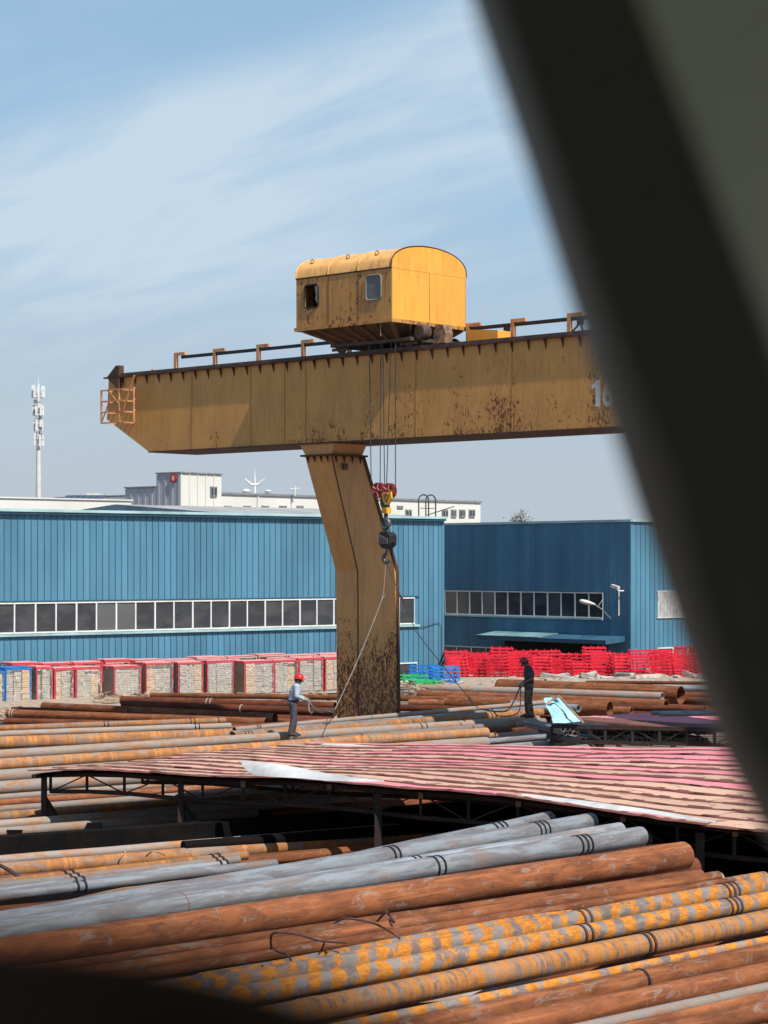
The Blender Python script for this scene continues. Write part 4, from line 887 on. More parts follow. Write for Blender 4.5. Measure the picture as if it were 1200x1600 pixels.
# raised kerb strip carrying the stacks
kb = MB(); 
for (x0, x1, y0, y1, h) in ((-22, 0, 84, 100, .35), (3, 26, 100, 113.5, .45)): kb.box(x0, x1, y0, y1, 0, h)
kb.build('earth_bank', simple('bank_dirt', (.40,.31,.235), .95, c2=(.24,.18,.14), sc=2.5), origin=(0,90,0), smooth=False, kind='structure')
scatter(-10, 190, 1106, 1130, 90, .40, 'timber_offcuts', tim, .05, .11, 9)
scatter(150, 530, 1083, 1098, 110, .42, 'timber_offcuts', tim, .05, .11, 10)
scatter(628, 700, 1068, 1092, 70, .45, 'timber_offcuts', tim, .06, .14, 6)
scatter(700, 1140, 1058, 1072, 110, .42, 'concrete_rubble', con, .06, .22, 2.2)
scatter(850, 1160, 1052, 1062, 34, .45, 'concrete_slabs', con, .16, .36, 5)

# ------------------------------------------------------------ wrapped pallets
BR1 = simple('board_brown', (.62,.44,.27), .8, c2=(.50,.35,.21), sc=2); BR2 = simple('board_grey', (.46,.41,.34), .85, c2=(.38,.33,.27), sc=2)
PINK = simple('pink_red_paint', (.72,.055,.095), .5, c2=(.55,.05,.07), sc=2); BLU = simple('blue_paint', (.03,.22,.62), .45); GRN = simple('green_paint', (.03,.46,.16), .45); FADED = simple('faded_pink', (.70,.26,.27), .6, c2=(.58,.36,.33), sc=2)
def film_mat():
    m, t, b = newmat('stretch_film'); vec, _ = coords(t, (1,1,1.3)); n = nz(t, coords(t, (1.2, 1.2, .6))[0], 3.0, 5, .5, 2.6)
    b.inputs['Base Color'].default_value = (.60,.59,.57,1); b.inputs['Roughness'].default_value = .22; b.inputs['Specular IOR Level'].default_value = .8
    al = mth(t, 'ADD', .14, mth(t, 'MULTIPLY', sstep(t, n, .50, .66), .42)); setc(t, b.inputs['Alpha'], al)
    bump(t, b, nz(t, vec, 2.6, 4, .5, 2.0), .9, .12); return m
FILM = film_mat()
def pallet_stack(M, wd, dp, ht, redm, label, shade, film=True):
    th = thing('wrapped_pallet', label, 'pallet stack', M, 'film wrapped pallets in steel frames')
    n = 18; h = (ht-.03)/n; cw = wd/3; co = [random.uniform(-.10, .10) for _ in range(3)]
    for c in range(3):
        for k in range(n):
            o = random.uniform(-.02, .02); m_ = BR1 if (c + shade) % 3 == 0 and shade != 2 else BR2
            mb = MB(); mb.box(-wd/2+c*cw+.004+o*.4, -wd/2+(c+1)*cw-.004+o*.4, -dp/2+o+co[c], dp/2+o+co[c]*.3, .06+k*h, .06+k*h+h*random.uniform(.8,.95))
            bb = MB(M); bb.v = mb.v; bb.f = mb.f; bb.build('board', m_, th, smooth=False)
    fr = MB(M); T = .045
    for x_ in (-wd/2-.07, wd/2+.07):
        for y_ in (-dp/2-.07, dp/2+.07): 
            MB(M).box(x_-T/2, x_+T/2, y_-T/2, y_+T/2, 0, ht+.06).build('post', redm, th, smooth=False)
    for y_ in (-dp/2-.07, dp/2+.07): MB(M).box(-wd/2-.12, wd/2+.12, y_-.035, y_+.035, ht+.061, ht+.12).build('top_rail', redm, th, smooth=False)
    for x_ in (-wd/2-.07, wd/2+.07): MB(M).box(x_-.035, x_+.035, -dp/2-.034, dp/2+.034, ht+.064, ht+.118).build('top_rail', redm, th, smooth=False)
    for q_ in range(5):
        ys_ = -dp/2 + (q_+.15)*dp/5; MB(M).box(-wd/2-.05, wd/2+.05, ys_, ys_+dp/5*.8, ht+.125+random.uniform(0,.02), ht+.155+random.uniform(0,.03)).build('top_slat', FADED if redm is not BLU else BLU, th, smooth=False)
    MB(M).box(-wd/2-.1, wd/2+.1, -dp/2-.1, dp/2+.1, -.12, .0).build('base', BR2, th, smooth=False)
    if film:
        vs = []; fs = []; nu, nv = 40, 14
        for j in range(nv+1):
            for i in range(nu):
                a = i/nu*4; s_ = int(a); f_ = a-s_; cs = [(-1,-1),(1,-1),(1,1),(-1,1),(-1,-1)]
                x_ = (cs[s_][0]*(1-f_)+cs[s_+1][0]*f_)*(wd/2+.02); y_ = (cs[s_][1]*(1-f_)+cs[s_+1][1]*f_)*(dp/2+.11); d_ = random.uniform(0, .07)
                vs.append((x_*(1+d_), y_*(1+d_), -.05+(ht+.09)*j/nv))
        for j in range(nv):
            for i in range(nu): fs.append((j*nu+i, j*nu+(i+1)%nu, (j+1)*nu+(i+1)%nu, (j+1)*nu+i))
        MB(M).add(vs, fs).build('stretch_film', FILM, th, ang=80)
rowp = [(-40,-4),(-1,38),(47,71),(75,104),(108,148),(168,209),(218,259),(268,306),(313,353),(371,416),(418,454),(456,493),(497,534)]
PF = Frame((B1O[0]+.641*4.1, B1O[1]-.768*4.1), B1D)
for i, (a, b) in enumerate(rowp):
    xa = PF.tz(a, 1080)[0]; xb2 = PF.tz(b, 1080)[0]; wd = xb2-xa-.14
    base = .12
    M = PF.M @ Matrix.Translation(((xa+xb2)/2, 0, base))
    pallet_stack(M, wd, 1.0, 1.50+random.uniform(-.07,.07), BLU if i < 2 else PINK, 'film wrapped board stack in %s frame, %s from the left in front row' % ('blue' if i < 2 else 'red', ORD[i]), i % 3, True)
PB = Frame((B1O[0]+.641*2.3, B1O[1]-.768*2.3), B1D)
for i in range(11):
    a = 10+i*48; xa = PB.tz(a, 1070)[0]; xb2 = PB.tz(a+44, 1070)[0]
    pallet_stack(PB.M @ Matrix.Translation(((xa+xb2)/2, 0, .12)), xb2-xa-.15, 1.0, 1.62+random.uniform(-.05,.06), FADED if i > 3 else PINK, 'board stack in a faded pink frame behind the front row, %s from the left' % ORD[i], (i+1) % 3, False)
# frames lying on top
for i, (px, py) in enumerate(((38,1043),(104,1041),(160,1039),(210,1036),(268,1034),(350,1031),(425,1028),(490,1028))):
    Mx_ = PB.M @ Matrix.Translation((PB.tz(px, py, -.3)[0], -.3, PB.tz(px, py, -.3)[1])); mb = MB(Mx_)
    for y_ in (-.4, .4): mb.box(-.65, .65, y_-.03, y_+.03, 0, .05)
    for x_ in (-.62, .62): mb.box(x_-.03, x_+.03, -.37, .37, 0, .05)
    mb.build('loose_frame', PINK if i < 4 else FADED, smooth=False, label='loose flat pink red frame on top of the wrapped pallets, %s from the left' % ORD[i], cat='steel frame', group='loose frames on the pallets')

# ------------------------------------------------------------ stacked red, blue and green frames
def frame_mesh(name, mat, w_=1.28, d_=1.0, h_=.185):
    mb = MB(); t = .062
    for z in (.04,):
        for y_ in (-d_/2, d_/2): mb.box(-w_/2, w_/2, y_-t/2, y_+t/2, z, z+t)
        for x_ in (-w_/2, w_/2): mb.box(x_-t/2, x_+t/2, -d_/2+t/2, d_/2-t/2, z+.001, z+t-.001)
    for x_ in (-w_/2+.09, -.12, .3, w_/2-.05):
        for y_ in (-d_/2-.012, d_/2+.012): mb.box(x_-.025, x_+.025, y_-.02, y_+.02, 0, h_-.01)
    mb.box(-w_/2+.02, w_/2-.02, -.02, .02, .03, .06)
    return mb.mesh(name, mat, smooth=False)
REDF = simple('bright_red_paint', (.82,.028,.055), .42, c2=(.55,.02,.04), sc=1.5)
fm = frame_mesh('stacking_frame', REDF); fb = frame_mesh('stacking_frame', BLU); fg = frame_mesh('stacking_frame', GRN)
def stack(px, Y, n, me, z0, lab, grp, rz=0.0, lean=0.0, sc=1.0):
    X = (px-CX)/F*Y
    for k in range(n):
        inst('stacking_frame', me, None, Matrix.Translation((X+lean*k+random.uniform(-.03,.03), Y+random.uniform(-.03,.03), z0+k*.178)) @ Matrix.Rotation(rz+random.uniform(-.05,.05), 4, 'Z') @ Matrix.Rotation(random.uniform(-.02,.02), 4, 'Y') @ Matrix.Diagonal((sc, 1, 1, 1)),
             label='%s frame up in the %s' % (ORD[k], lab), cat='steel frame', group=grp)
# front row: lower; back rows: taller
fr_px = [716, 748, 779, 815, 848, 880, 910, 940, 972, 1004, 1037, 1069, 1100, 1132]
for i, px in enumerate(fr_px):
    stack(px+random.uniform(-4,4), 114.6 + (px-716)/400*2.0 + random.uniform(-.5,.5), (7,8,7,8,7,6,5,8,7,7,8,7,8,7)[i], fm, .30, '%s front stack from the left of red frames' % ORD[i], 'stacked red frames', rz=random.uniform(-.45,.2), lean=random.uniform(-.035,.005), sc=.84)
for i, px in enumerate([706, 742, 778, 814, 850, 886, 922, 958, 994, 1030, 1066, 1102]):
    stack(px+8, 117.6 + (px-716)/400*2.2, (8,7,9,8,8,7,9,7,8,8,9,8)[i], fm, .30, '%s rear stack from the left of red frames' % ORD[i], 'stacked red frames', rz=random.uniform(-.15,.15), lean=-.01, sc=.95)
for i, px in enumerate((745, 792, 868, 935, 1080)):
    Y = 117.5; X = (px-CX)/F*Y; mb = MB(); z = P(px, 1022-i % 2, Y).z
    mb.tube([(X-.9,Y,z-.16),(X-.9,Y,z),(X+.9,Y,z),(X+.9,Y,z-.16)], .022, 6); mb.tube([(X-.8,Y+.4,z-.1),(X+1.0,Y+.4,z-.05)], .022, 6)
    mb.build('tube_hoop', REDF, label='long red tube hoop resting over the red frames, %s from the left' % ORD[i], cat='steel tube', group='red tube hoops')
for i, (px, Y, n, me_, nm_) in enumerate(((694, 108, 5, fb, 'blue'), (662, 109.5, 5, fb, 'blue'), (642, 107, 3, fg, 'green'), (664, 105.5, 2, fg, 'green'))):
    stack(px, Y, n, me_, .45, '%s stack of %s frames right of the crane leg' % (('right', 'left', 'left', 'right')[i], nm_), 'stacked %s frames' % nm_, rz=(.15, -.1, .45, .3)[i], sc=1.1)

# ------------------------------------------------------------ sheds with pink roofs
def roof_mat(name, pinkish):
    if name in MATS: return MATS[name]
    m, t, b = newmat(name); vec, rnd = coords(t, (.45, 1.6, 1)); v2, _ = coords(t, (.9, 3, 1))
    pk = mixc(t, nz(t, vec, 2.0, 5), (.66,.17,.215), (.74,.27,.30)); tn = mixc(t, nz(t, vec, 2.0, 5), (.60,.40,.27), (.54,.31,.22))
    c = mixc(t, sstep(t, nz(t, vec, 1.3, 6, .6), *((.56, .68) if pinkish else (.34, .46))), pk, tn)
    c = mixc(t, sstep(t, nz(t, v2, 3.2, 7, .6, .3), *((.66, .69) if pinkish else (.60, .63))), c, (.17,.06,.045))
    hs = N(t, 'ShaderNodeHueSaturation'); setc(t, hs.inputs['Color'], c); setc(t, hs.inputs['Value'], mth(t, 'ADD', .80, mth(t, 'MULTIPLY', rnd, .22))); setc(t, b.inputs['Base Color'], hs.outputs[0]); b.inputs['Roughness'].default_value = .75
    bump(t, b, nz(t, v2, 6, 6, .6), .4, .01); return MATS.setdefault(name, m)
RP = roof_mat('roof_pink', True); RT = roof_mat('roof_tan', False); EDGE = simple('sheet_edge', (.17,.065,.05), .85, c2=(.10,.04,.032))
LF = G(50, 1205, 2.6); LR = G(512, 1161, 2.6); RFp = G(1200, 1301, 2.6)
adir = (RFp-LF).normalized(); LEN = 24.0; udir = (LR-LF); WID = udir.length; udir.normalize()
def zroof(s, t):                        # s metres along, t 0 front .. 1 rear
    return 2.6 + t*(.030*s + .0010*s*s)*1.0 + .24*math.sin(math.pi*min(s,15.0)/15.0)*(1-t) + .07*noise.noise(Vector((s*.33, t*2.6, 0))) - .012*math.sin(math.pi*t)*s*.5
def rp_(s, t, dz=0): p_ = LF + adir*s + udir*(t*WID); return Vector((p_.x, p_.y, zroof(s, t)+dz))
shed = thing('tin_shed', 'wide low shed with a sagging faded pink and tan sheet roof on rusty trusses', 'shed', Matrix.Translation((LF.x, LF.y, 0)) @ Matrix.Rotation(math.atan2(adir.y, adir.x), 4, 'Z'))
NR = 13; pinks = {12, 11, 10, 9, 7, 5}
for r_ in range(NR):
    s0_ = -.15 + random.uniform(-.12, .12); cuts = [s0_] + [s0_ + LEN*(k+random.uniform(-.25,.25))/7 for k in range(1, 7)] + [LEN]
    for ci in range(7):
        sa_, sb_ = cuts[ci]-.06, cuts[ci+1]; n = 30; vs = []; fs = []
        lift = .006*(ci % 2) + random.uniform(0, .008)
        prof = [(0, -.004), (.05, .024), (.16, .026), (.5, .022), (1.02, -.006)]
        ph = random.uniform(0, 9)
        for i in range(n+1):
            s_ = sa_+(sb_-sa_)*i/n
            for (f_, dz) in prof:
                wav = .012*noise.noise(Vector((s_*2.3, r_*3.1+ph, f_)))
                t_ = (r_+f_*.995)/NR + (.10/NR*noise.noise(Vector((s_*3.0, r_*1.7, 5))) if f_ == 0 else 0)
                vs.append(rp_(s_, t_, dz+lift+wav))
            
        m_ = len(prof)
        for i in range(n):
            for k in range(m_-1): fs.append((i*m_+k, i*m_+k+1, (i+1)*m_+k+1, (i+1)*m_+k))
        mb = MB(); mb.add(vs, fs); pk = (r_ in pinks) or (r_ == 8 and ci in (0,)) or (r_ == 0 and ci == 2)
        if ci == 0 and r_ < 12: pk = False
        o = mb.build('roof_sheet', [RP if pk else RT, EDGE], shed, ang=25)
        for pi, pl in enumerate(o.data.polygons): pl.material_index = 1 if (pi % (m_-1) == 0 or (pi % (m_-1) == 1 and noise.noise(Vector(((pi//(m_-1))*.45, r_*3.3+ci*1.7, 0))) > (.30 if pk else .02))) else 0
# under-deck lining keeps daylight out from between sheets
vs = []; fs = []; n = 24
for i in range(n+1):
    s_ = -.1+LEN*i/n
    for t_ in (0.01, .5, .995): vs.append(rp_(s_, t_, -.055))
for i in range(n):
    for k in range(2): fs.append((i*3+k, i*3+k+1, (i+1)*3+k+1, (i+1)*3+k))
MB().add(vs, fs).build('under_deck', EDGE, shed)
# trusses along the roof, the front one in full view
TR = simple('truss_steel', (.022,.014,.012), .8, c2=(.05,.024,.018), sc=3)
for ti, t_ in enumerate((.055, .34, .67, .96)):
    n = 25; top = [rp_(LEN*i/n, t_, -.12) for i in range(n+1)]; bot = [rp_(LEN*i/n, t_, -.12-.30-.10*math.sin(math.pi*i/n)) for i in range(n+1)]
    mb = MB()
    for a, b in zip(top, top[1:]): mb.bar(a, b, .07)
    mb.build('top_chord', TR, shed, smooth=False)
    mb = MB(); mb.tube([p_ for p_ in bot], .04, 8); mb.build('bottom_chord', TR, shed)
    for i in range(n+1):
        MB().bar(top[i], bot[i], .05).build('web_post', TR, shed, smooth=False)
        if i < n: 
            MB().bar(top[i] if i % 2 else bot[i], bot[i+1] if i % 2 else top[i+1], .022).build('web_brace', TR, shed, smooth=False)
    if ti == 0:
        for i in (5, 7, 9, 11, 13, 15):
            MB().box(-.04, .04, -.04, .04, -.03, .05).v; pp = top[i]+Vector((0, -.08, .0)); MB().box(pp.x-.04, pp.x+.04, pp.y-.03, pp.y+.03, pp.z-.07, pp.z+.06).build('clip', simple('clip_tan', (.35,.2,.13), .8), shed, smooth=False)
mb = MB(); 
for k in range(10): mb.bar(rp_(LEN*0+.02, k/10, -.10), rp_(.02, (k+1)/10, -.10), .07)
mb.build('end_chord', TR, shed, smooth=False)
# posts and long bearers lying on the pile
def shed_post(s_, t_, zb_, splay=.25, wd=.10):
    tp = rp_(s_, t_, -.14); mb = MB(); mb.bar(tp, (tp.x, tp.y, zb_), wd)
    mb.bar(tp-Vector((0,0,.35)), (tp.x+splay, tp.y+splay*.9, zb_+.02), .06); mb.prism([(-.0,0),(.0,0),(0,0)], 'y', 0, 0) if False else None
    mb.build('post', TR, shed, smooth=False)
    MB().add([tp+Vector((-.03,0,-.4)), tp+Vector((.05,0,-.4)), Vector((tp.x+splay, tp.y, zb_)), Vector((tp.x-.08, tp.y, zb_)), tp+Vector((-.03,.04,-.4)), tp+Vector((.05,.04,-.4)), Vector((tp.x+splay, tp.y+.04, zb_)), Vector((tp.x-.08, tp.y+.04, zb_))], [(0,1,2,3),(7,6,5,4),(0,4,5,1),(1,5,6,2),(2,6,7,3),(3,7,4,0)]).build('foot_plate', TR, shed, smooth=False)
shed_post(.05, .03, 1.62); shed_post(3.6, .02, 1.9, .22); shed_post(8.0, .02, .0, .2, .12); shed_post(14, .02, 0, .2, .12); shed_post(21, .02, 0, .2, .12)
for s_ in (.3, 7, 14, 21): shed_post(s_, .97, .0 if s_ > 1 else 1.7, .2, .12)
def bearer(p1, p2, z, wd, ht, lab, round_=False):
    a = G(p1[0], p1[1], z); b = G(p2[0], p2[1], z); mb = MB()
    if round_: mb.tube([a, b], wd/2, 14)
    else: mb.bar(a, b, wd, ht)
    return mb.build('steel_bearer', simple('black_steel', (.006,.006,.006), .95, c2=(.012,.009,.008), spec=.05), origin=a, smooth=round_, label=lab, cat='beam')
bearer((38,1288), (560,1243), 1.62, .16, .16, 'dark tube lying on the left pile under the shed corner post', True)
bearer((-60,1335), (900,1268), 1.72, .3, .52, 'thick black beam crossing the left pile below the shed truss')
bearer((130,1316), (820,1262), 1.74, .25, .4, 'black beam resting close behind the thick black beam')
bearer((286,1323), (900,1276), 1.76, .2, .16, 'dark tube at the near end of the left pile beside the grey pipes', True)
for i, (px, py) in enumerate(((22,1322),(147,1310),(218,1338),(322,1312),(415,1290))):
    a = G(px, py, 1.45); mb = MB(); mb.add([a+Vector((-.14,0,.28)), a+Vector((.14,0,.28)), a+Vector((.05,0,-.14)), a+Vector((-.05,0,-.14)), a+Vector((-.14,.1,.28)), a+Vector((.14,.1,.28)), a+Vector((.05,.1,-.14)), a+Vector((-.05,.1,-.14))], [(0,1,2,3),(7,6,5,4),(0,4,5,1),(1,5,6,2),(2,6,7,3),(3,7,4,0)])
    mb.build('beam_bracket', MATS['black_steel'], smooth=False, label='dark tapered bracket under the black beams, %s from the left' % ORD[i], cat='bracket', group='brackets of the black beams')
# pipes under the roof, coloured dark to deepen its shade
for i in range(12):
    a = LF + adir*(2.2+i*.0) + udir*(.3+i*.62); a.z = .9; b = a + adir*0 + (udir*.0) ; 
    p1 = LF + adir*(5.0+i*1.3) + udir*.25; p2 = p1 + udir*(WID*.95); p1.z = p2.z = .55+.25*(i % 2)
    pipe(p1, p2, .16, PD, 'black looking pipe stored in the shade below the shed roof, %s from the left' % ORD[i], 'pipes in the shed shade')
for i, t_ in enumerate((.25, .6, .95)):  # near-black sheets put in to darken the void under the roof
    p1 = rp_(4, t_); p2 = rp_(22, t_); p1.z = p2.z = .95+.3*i; mb = MB(); mb.bar(p1, p2, .18, .7+.3*i); mb.build('shade_sheet', MATS['black_steel'], smooth=False, label='black sheet standing for the shade under the shed roof, %s from the front' % ORD[i], cat='shade sheet', group='shade sheets in the shed')
# bent pale flashings along the roof edge
WFL = simple('white_flashing', (.62,.63,.62), .45, c2=(.38,.37,.36), sc=1.2)
def flashing(pts_top, pts_bot, Ys, lab, mat=WFL, th_=.012):
    vs = []; fs = []; n = len(pts_top)
    for (tp, bt, Y) in zip(pts_top, pts_bot, Ys):
        a = P(tp[0], tp[1], Y+.15); b = P(bt[0], bt[1], Y-.1); m_ = a.lerp(b, .5)+Vector((0,-.05,0)) + Vector((0, random.uniform(-.04,.04), random.uniform(-.02,.02)))
        vs += [a, m_, b, b+Vector((0,th_,.0)), m_+Vector((0,th_,0)), a+Vector((0,th_,0))]
    for i in range(n-1):
        for k in range(6): fs.append((i*6+k, i*6+(k+1) % 6, (i+1)*6+(k+1) % 6, (i+1)*6+k))
    fs += [(0,1,2,3,4,5), tuple(reversed([(n-1)*6+k for k in range(6)]))]
    return MB().add(vs, fs).build('flashing_strip', mat, label=lab, cat='metal strip', smooth=True, ang=50)
def Yfront(px, off=.25):
    k = (px-CX)/F; t = (k*LF.y-LF.x)/(adir.x-k*adir.y); return LF.y+t*adir.y-off
flashing([(375,1188),(400,1190),(430,1193),(470,1200),(510,1208),(550,1214),(600,1219)], [(388,1208),(400,1212),(430,1214),(470,1216),(510,1220),(550,1221),(600,1221)], [Yfront(x,.4) for x in (375,400,430,470,510,550,600)], 'curled white metal flashing on the left part of the shed roof edge')
flashing([(815,1240),(850,1244),(890,1248),(930,1253),(965,1258),(1010,1264),(1060,1272),(1120,1284)], [(815,1242),(850,1249),(890,1254),(930,1262),(965,1266),(1010,1270),(1060,1278),(1120,1286)], [Yfront(x,.3) for x in (815,850,890,930,965,1010,1060,1120)], 'white metal flashing hanging off the right part of the shed roof edge')
a = G(505, 1163, 2.66); b = G(622, 1167, 2.66); mb = MB(); mb.bar(a, b, .25, .02); mb.build('flashing_strip', WFL, label='narrow pale strip on the rear edge of the shed roof', cat='metal strip', smooth=False)
# small canopy at the right
ZS = 2.05
sA = G(742, 1131, ZS); sA = G(862, 1128, ZS); sB = G(1160, 1134, ZS); sC = G(1200, 1115, ZS); sD = G(975, 1121, ZS)
sh2 = thing('small_canopy', 'small low canopy with a pink and black sheet roof beside the dark clothed worker', 'canopy', Matrix.Translation((sA.x, sA.y, 0)))
for k in range(7):
    f0, f1 = k/7, (k+1)/7-.012; n = 8; vs = []; fs = []
    for i in range(n+1):
        g_ = i/n
        for (f_, dz) in ((f0, -.02), (f0, .035), (f1, .06), (f1, -.02)):
            p_ = sA.lerp(sB, g_).lerp(sD.lerp(sC, g_), f_); vs.append(p_+Vector((0,0,dz+.05*math.sin(g_*5+1)-.12*(1-f_)*(1 if g_ > .2 else 0)*g_)))
    for i in range(n):
        for q_ in range(3): fs.append((i*4+q_, i*4+q_+1, (i+1)*4+q_+1, (i+1)*4+q_))
    MB().add(vs, fs).build('roof_sheet', EDGE if k < 2 else RP, sh2, ang=25)
vs = []
c1_ = [sA.lerp(sB, i/14)+Vector((0,0,-.12)) for i in range(15)]; c2_ = [p_+Vector((0,0,-.42)) for p_ in c1_]
mb = MB()
for a, b in zip(c1_, c1_[1:]): mb.bar(a, b, .11)
mb.build('top_chord', TR, sh2, smooth=False)
mb = MB()
for a, b in zip(c2_, c2_[1:]): mb.bar(a, b, .09)
mb.build('bottom_chord', TR, sh2, smooth=False)
for i in range(0, 15, 2):
    MB().bar(c1_[i], c2_[i], .08).build('web_post', TR, sh2, smooth=False)
    if i+2 < 15: MB().bar(c1_[i] if i % 4 else c2_[i], c2_[i+2] if i % 4 else c1_[i+2], .03).build('web_brace', TR, sh2, smooth=False)
for i in (0, 5, 9, 14): MB().bar(c2_[i], Vector((c2_[i].x, c2_[i].y, 0)), .14).build('post', TR, sh2, smooth=False)
# light blue bent sheet
bs = MB(); q1 = [P(850,1092,59.5), P(873,1088,59.9), P(911,1128,59.6), P(865,1130,59.1)]
def crumple(q1, nu, nv, amp, th_):
    vs = []; fs = []
    for j in range(nv+1):
        for i in range(nu+1):
            p_ = q1[0].lerp(q1[1], i/nu).lerp(q1[3].lerp(q1[2], i/nu), j/nv); p_ = p_ + Vector((noise.noise(p_*3)*.04, noise.noise(p_*4+Vector((5,5,5)))*amp + (.12 if (i % 2) else 0), noise.noise(p_*3+Vector((9,9,9)))*.05)); vs.append(p_)
    n = len(vs); vs += [v+Vector((0,th_,0)) for v in vs]; w_ = nu+1
    for j in range(nv):
        for i in range(nu):
            a = j*w_+i; fs.append((a, a+1, a+1+w_, a+w_)); fs.append((n+a+w_, n+a+1+w_, n+a+1, n+a))
    for i in range(nu): fs.append((i+1, i, n+i, n+i+1)); a = nv*w_+i; fs.append((a, a+1, n+a+1, n+a))
    for j in range(nv): a = j*w_; fs.append((a, a+w_, n+a+w_, n+a)); a = j*w_+nu; fs.append((a+w_, a, n+a, n+a+w_))
    return vs, fs
vs, fs = crumple(q1, 5, 6, .22, .012); MB().add(vs, fs).build('bent_sheet', simple('light_blue_sheet', (.36,.66,.74), .5, c2=(.22,.42,.48), sc=3), label='bent light blue metal sheet leaning at the left end of the small canopy', cat='metal sheet', ang=25)
mb = MB(); mb.bar(P(872,1087,59.6), P(912,1130,59.2), .06, .04); mb.bar(P(853,1100,59.4), P(874,1087,59.6), .05); mb.build('batten', tim, smooth=False, label='rusty batten along the edge of the bent light blue sheet', cat='batten')
# thin pipes on canopy and pipe-end bundles beneath
for i, (px, py) in enumerate(((1018,1114),(1030,1116))):
    ppx((px, py), (1260, py-2), 2.35, .12, PG, 'thin grey pipe on the small canopy roof, %s' % ('rear one with its end farther left' if i == 0 else 'front one with its end farther right'), 'thin pipes on the small canopy')
k = 0
for bi, (px0, n, rows_, py0) in enumerate(((880, 3, 2, 1140), (925, 4, 2, 1138), (960, 3, 2, 1140), (1000, 4, 2, 1139), (1045, 5, 2, 1138), (1090, 4, 2, 1139), (905, 3, 2, 1156), (940, 4, 2, 1154), (985, 5, 2, 1156), (1030, 4, 2, 1155), (1075, 5, 2, 1156))):
    for r_ in range(rows_):
        for c in range(n):
            e = P(px0+c*7.4+r_*3.7, py0+r_*6, 60.6 + (py0 < 1150)*.4); d = Vector((-.30, 1.0, .0)); L = 3.0; k += 1
            pipe(e, e+d*L, .062, PG if k % 3 else PX, 'small pipe end under the small canopy, %s of its bundle %s' % (ORD[r_*n+c], 'near column %d' % px0) if False else 'small pipe end, %s in its row, %s row of the %s bundle under the canopy' % (ORD[c], ORD[r_], ORD[bi]), 'small pipe ends under the canopy', wall=.012)

# ------------------------------------------------------------ loose wires
def wire(pts, r, mat, lab, cat='wire', name='wire_rod', z=None):
    mb = MB(); P3 = [Vector(p_) for p_ in pts]; out = []
    for i in range(len(P3)-1):
        p0, p1, p2, p3 = P3[max(i-1,0)], P3[i], P3[i+1], P3[min(i+2, len(P3)-1)]
        for k in range(6):
            t = k/6; out.append(.5*((2*p1)+(-p0+p2)*t+(2*p0-5*p1+4*p2-p3)*t*t+(-p0+3*p1-3*p2+p3)*t**3))
    out.append(P3[-1]); mb.tube(out, r, 6); return mb.build(name, mat, label=lab, cat=cat)
def Gw(px, py, z): return G(px, py, z)
wire([Gw(424,1483,2.75), Gw(424,1462,2.9), Gw(436,1457,2.95), Gw(470,1461,2.9), Gw(500,1470,2.85), Gw(541,1473,2.8)], .012, WIRE, 'rusty bent wire loop on the thin rusty pipes, left one')
wire([Gw(424,1478,2.75), Gw(432,1485,2.72), Gw(448,1492,2.7), Gw(455,1500,2.68)], .012, WIRE, 'rusty wire tail curling down under the left wire loop')
wire([Gw(520,1446,2.78), Gw(535,1436,2.9), Gw(560,1437,2.9), Gw(590,1445,2.85), Gw(615,1459,2.8), Gw(625,1467,2.75)], .012, WIRE, 'rusty bent wire loop on the big rusty pipe, right one')
wire([Gw(590,1439,2.85), Gw(603,1425,3.0), Gw(608,1429,2.95), Gw(616,1441,2.9), Gw(609,1437,2.85), Gw(612,1446,2.8)], .014, WIRE, 'short kinked wire piece above the right wire loop')
vs, fs = crumple([Gw(520,1442,2.9), Gw(538,1440,2.9), Gw(540,1446,2.85), Gw(516,1449,2.82)], 3, 3, .03, .01); MB().add(vs, fs).build('paper_scrap', WFL, label='small white scrap caught on the wire by the big rusty pipe', cat='scrap')
wire([Gw(183,1360,2.45), Gw(186,1345,2.6), Gw(195,1333,2.7), Gw(194,1331,2.7)], .012, simple('tan_wire', (.45,.27,.14), .7), 'bent tan wire sticking up at the left pile')
wire([Gw(228,1338,2.2), Gw(240,1330,2.3), Gw(258,1336,2.2)], .012, MATS['tan_wire'], 'short tan wire arc near the grey pipes at left')
wire([Gw(0,1352,2.1), Gw(18,1362,2.1), Gw(30,1371,2.1)], .03, WIRE, 'brown stick slanting at the left edge above the thin bundle')

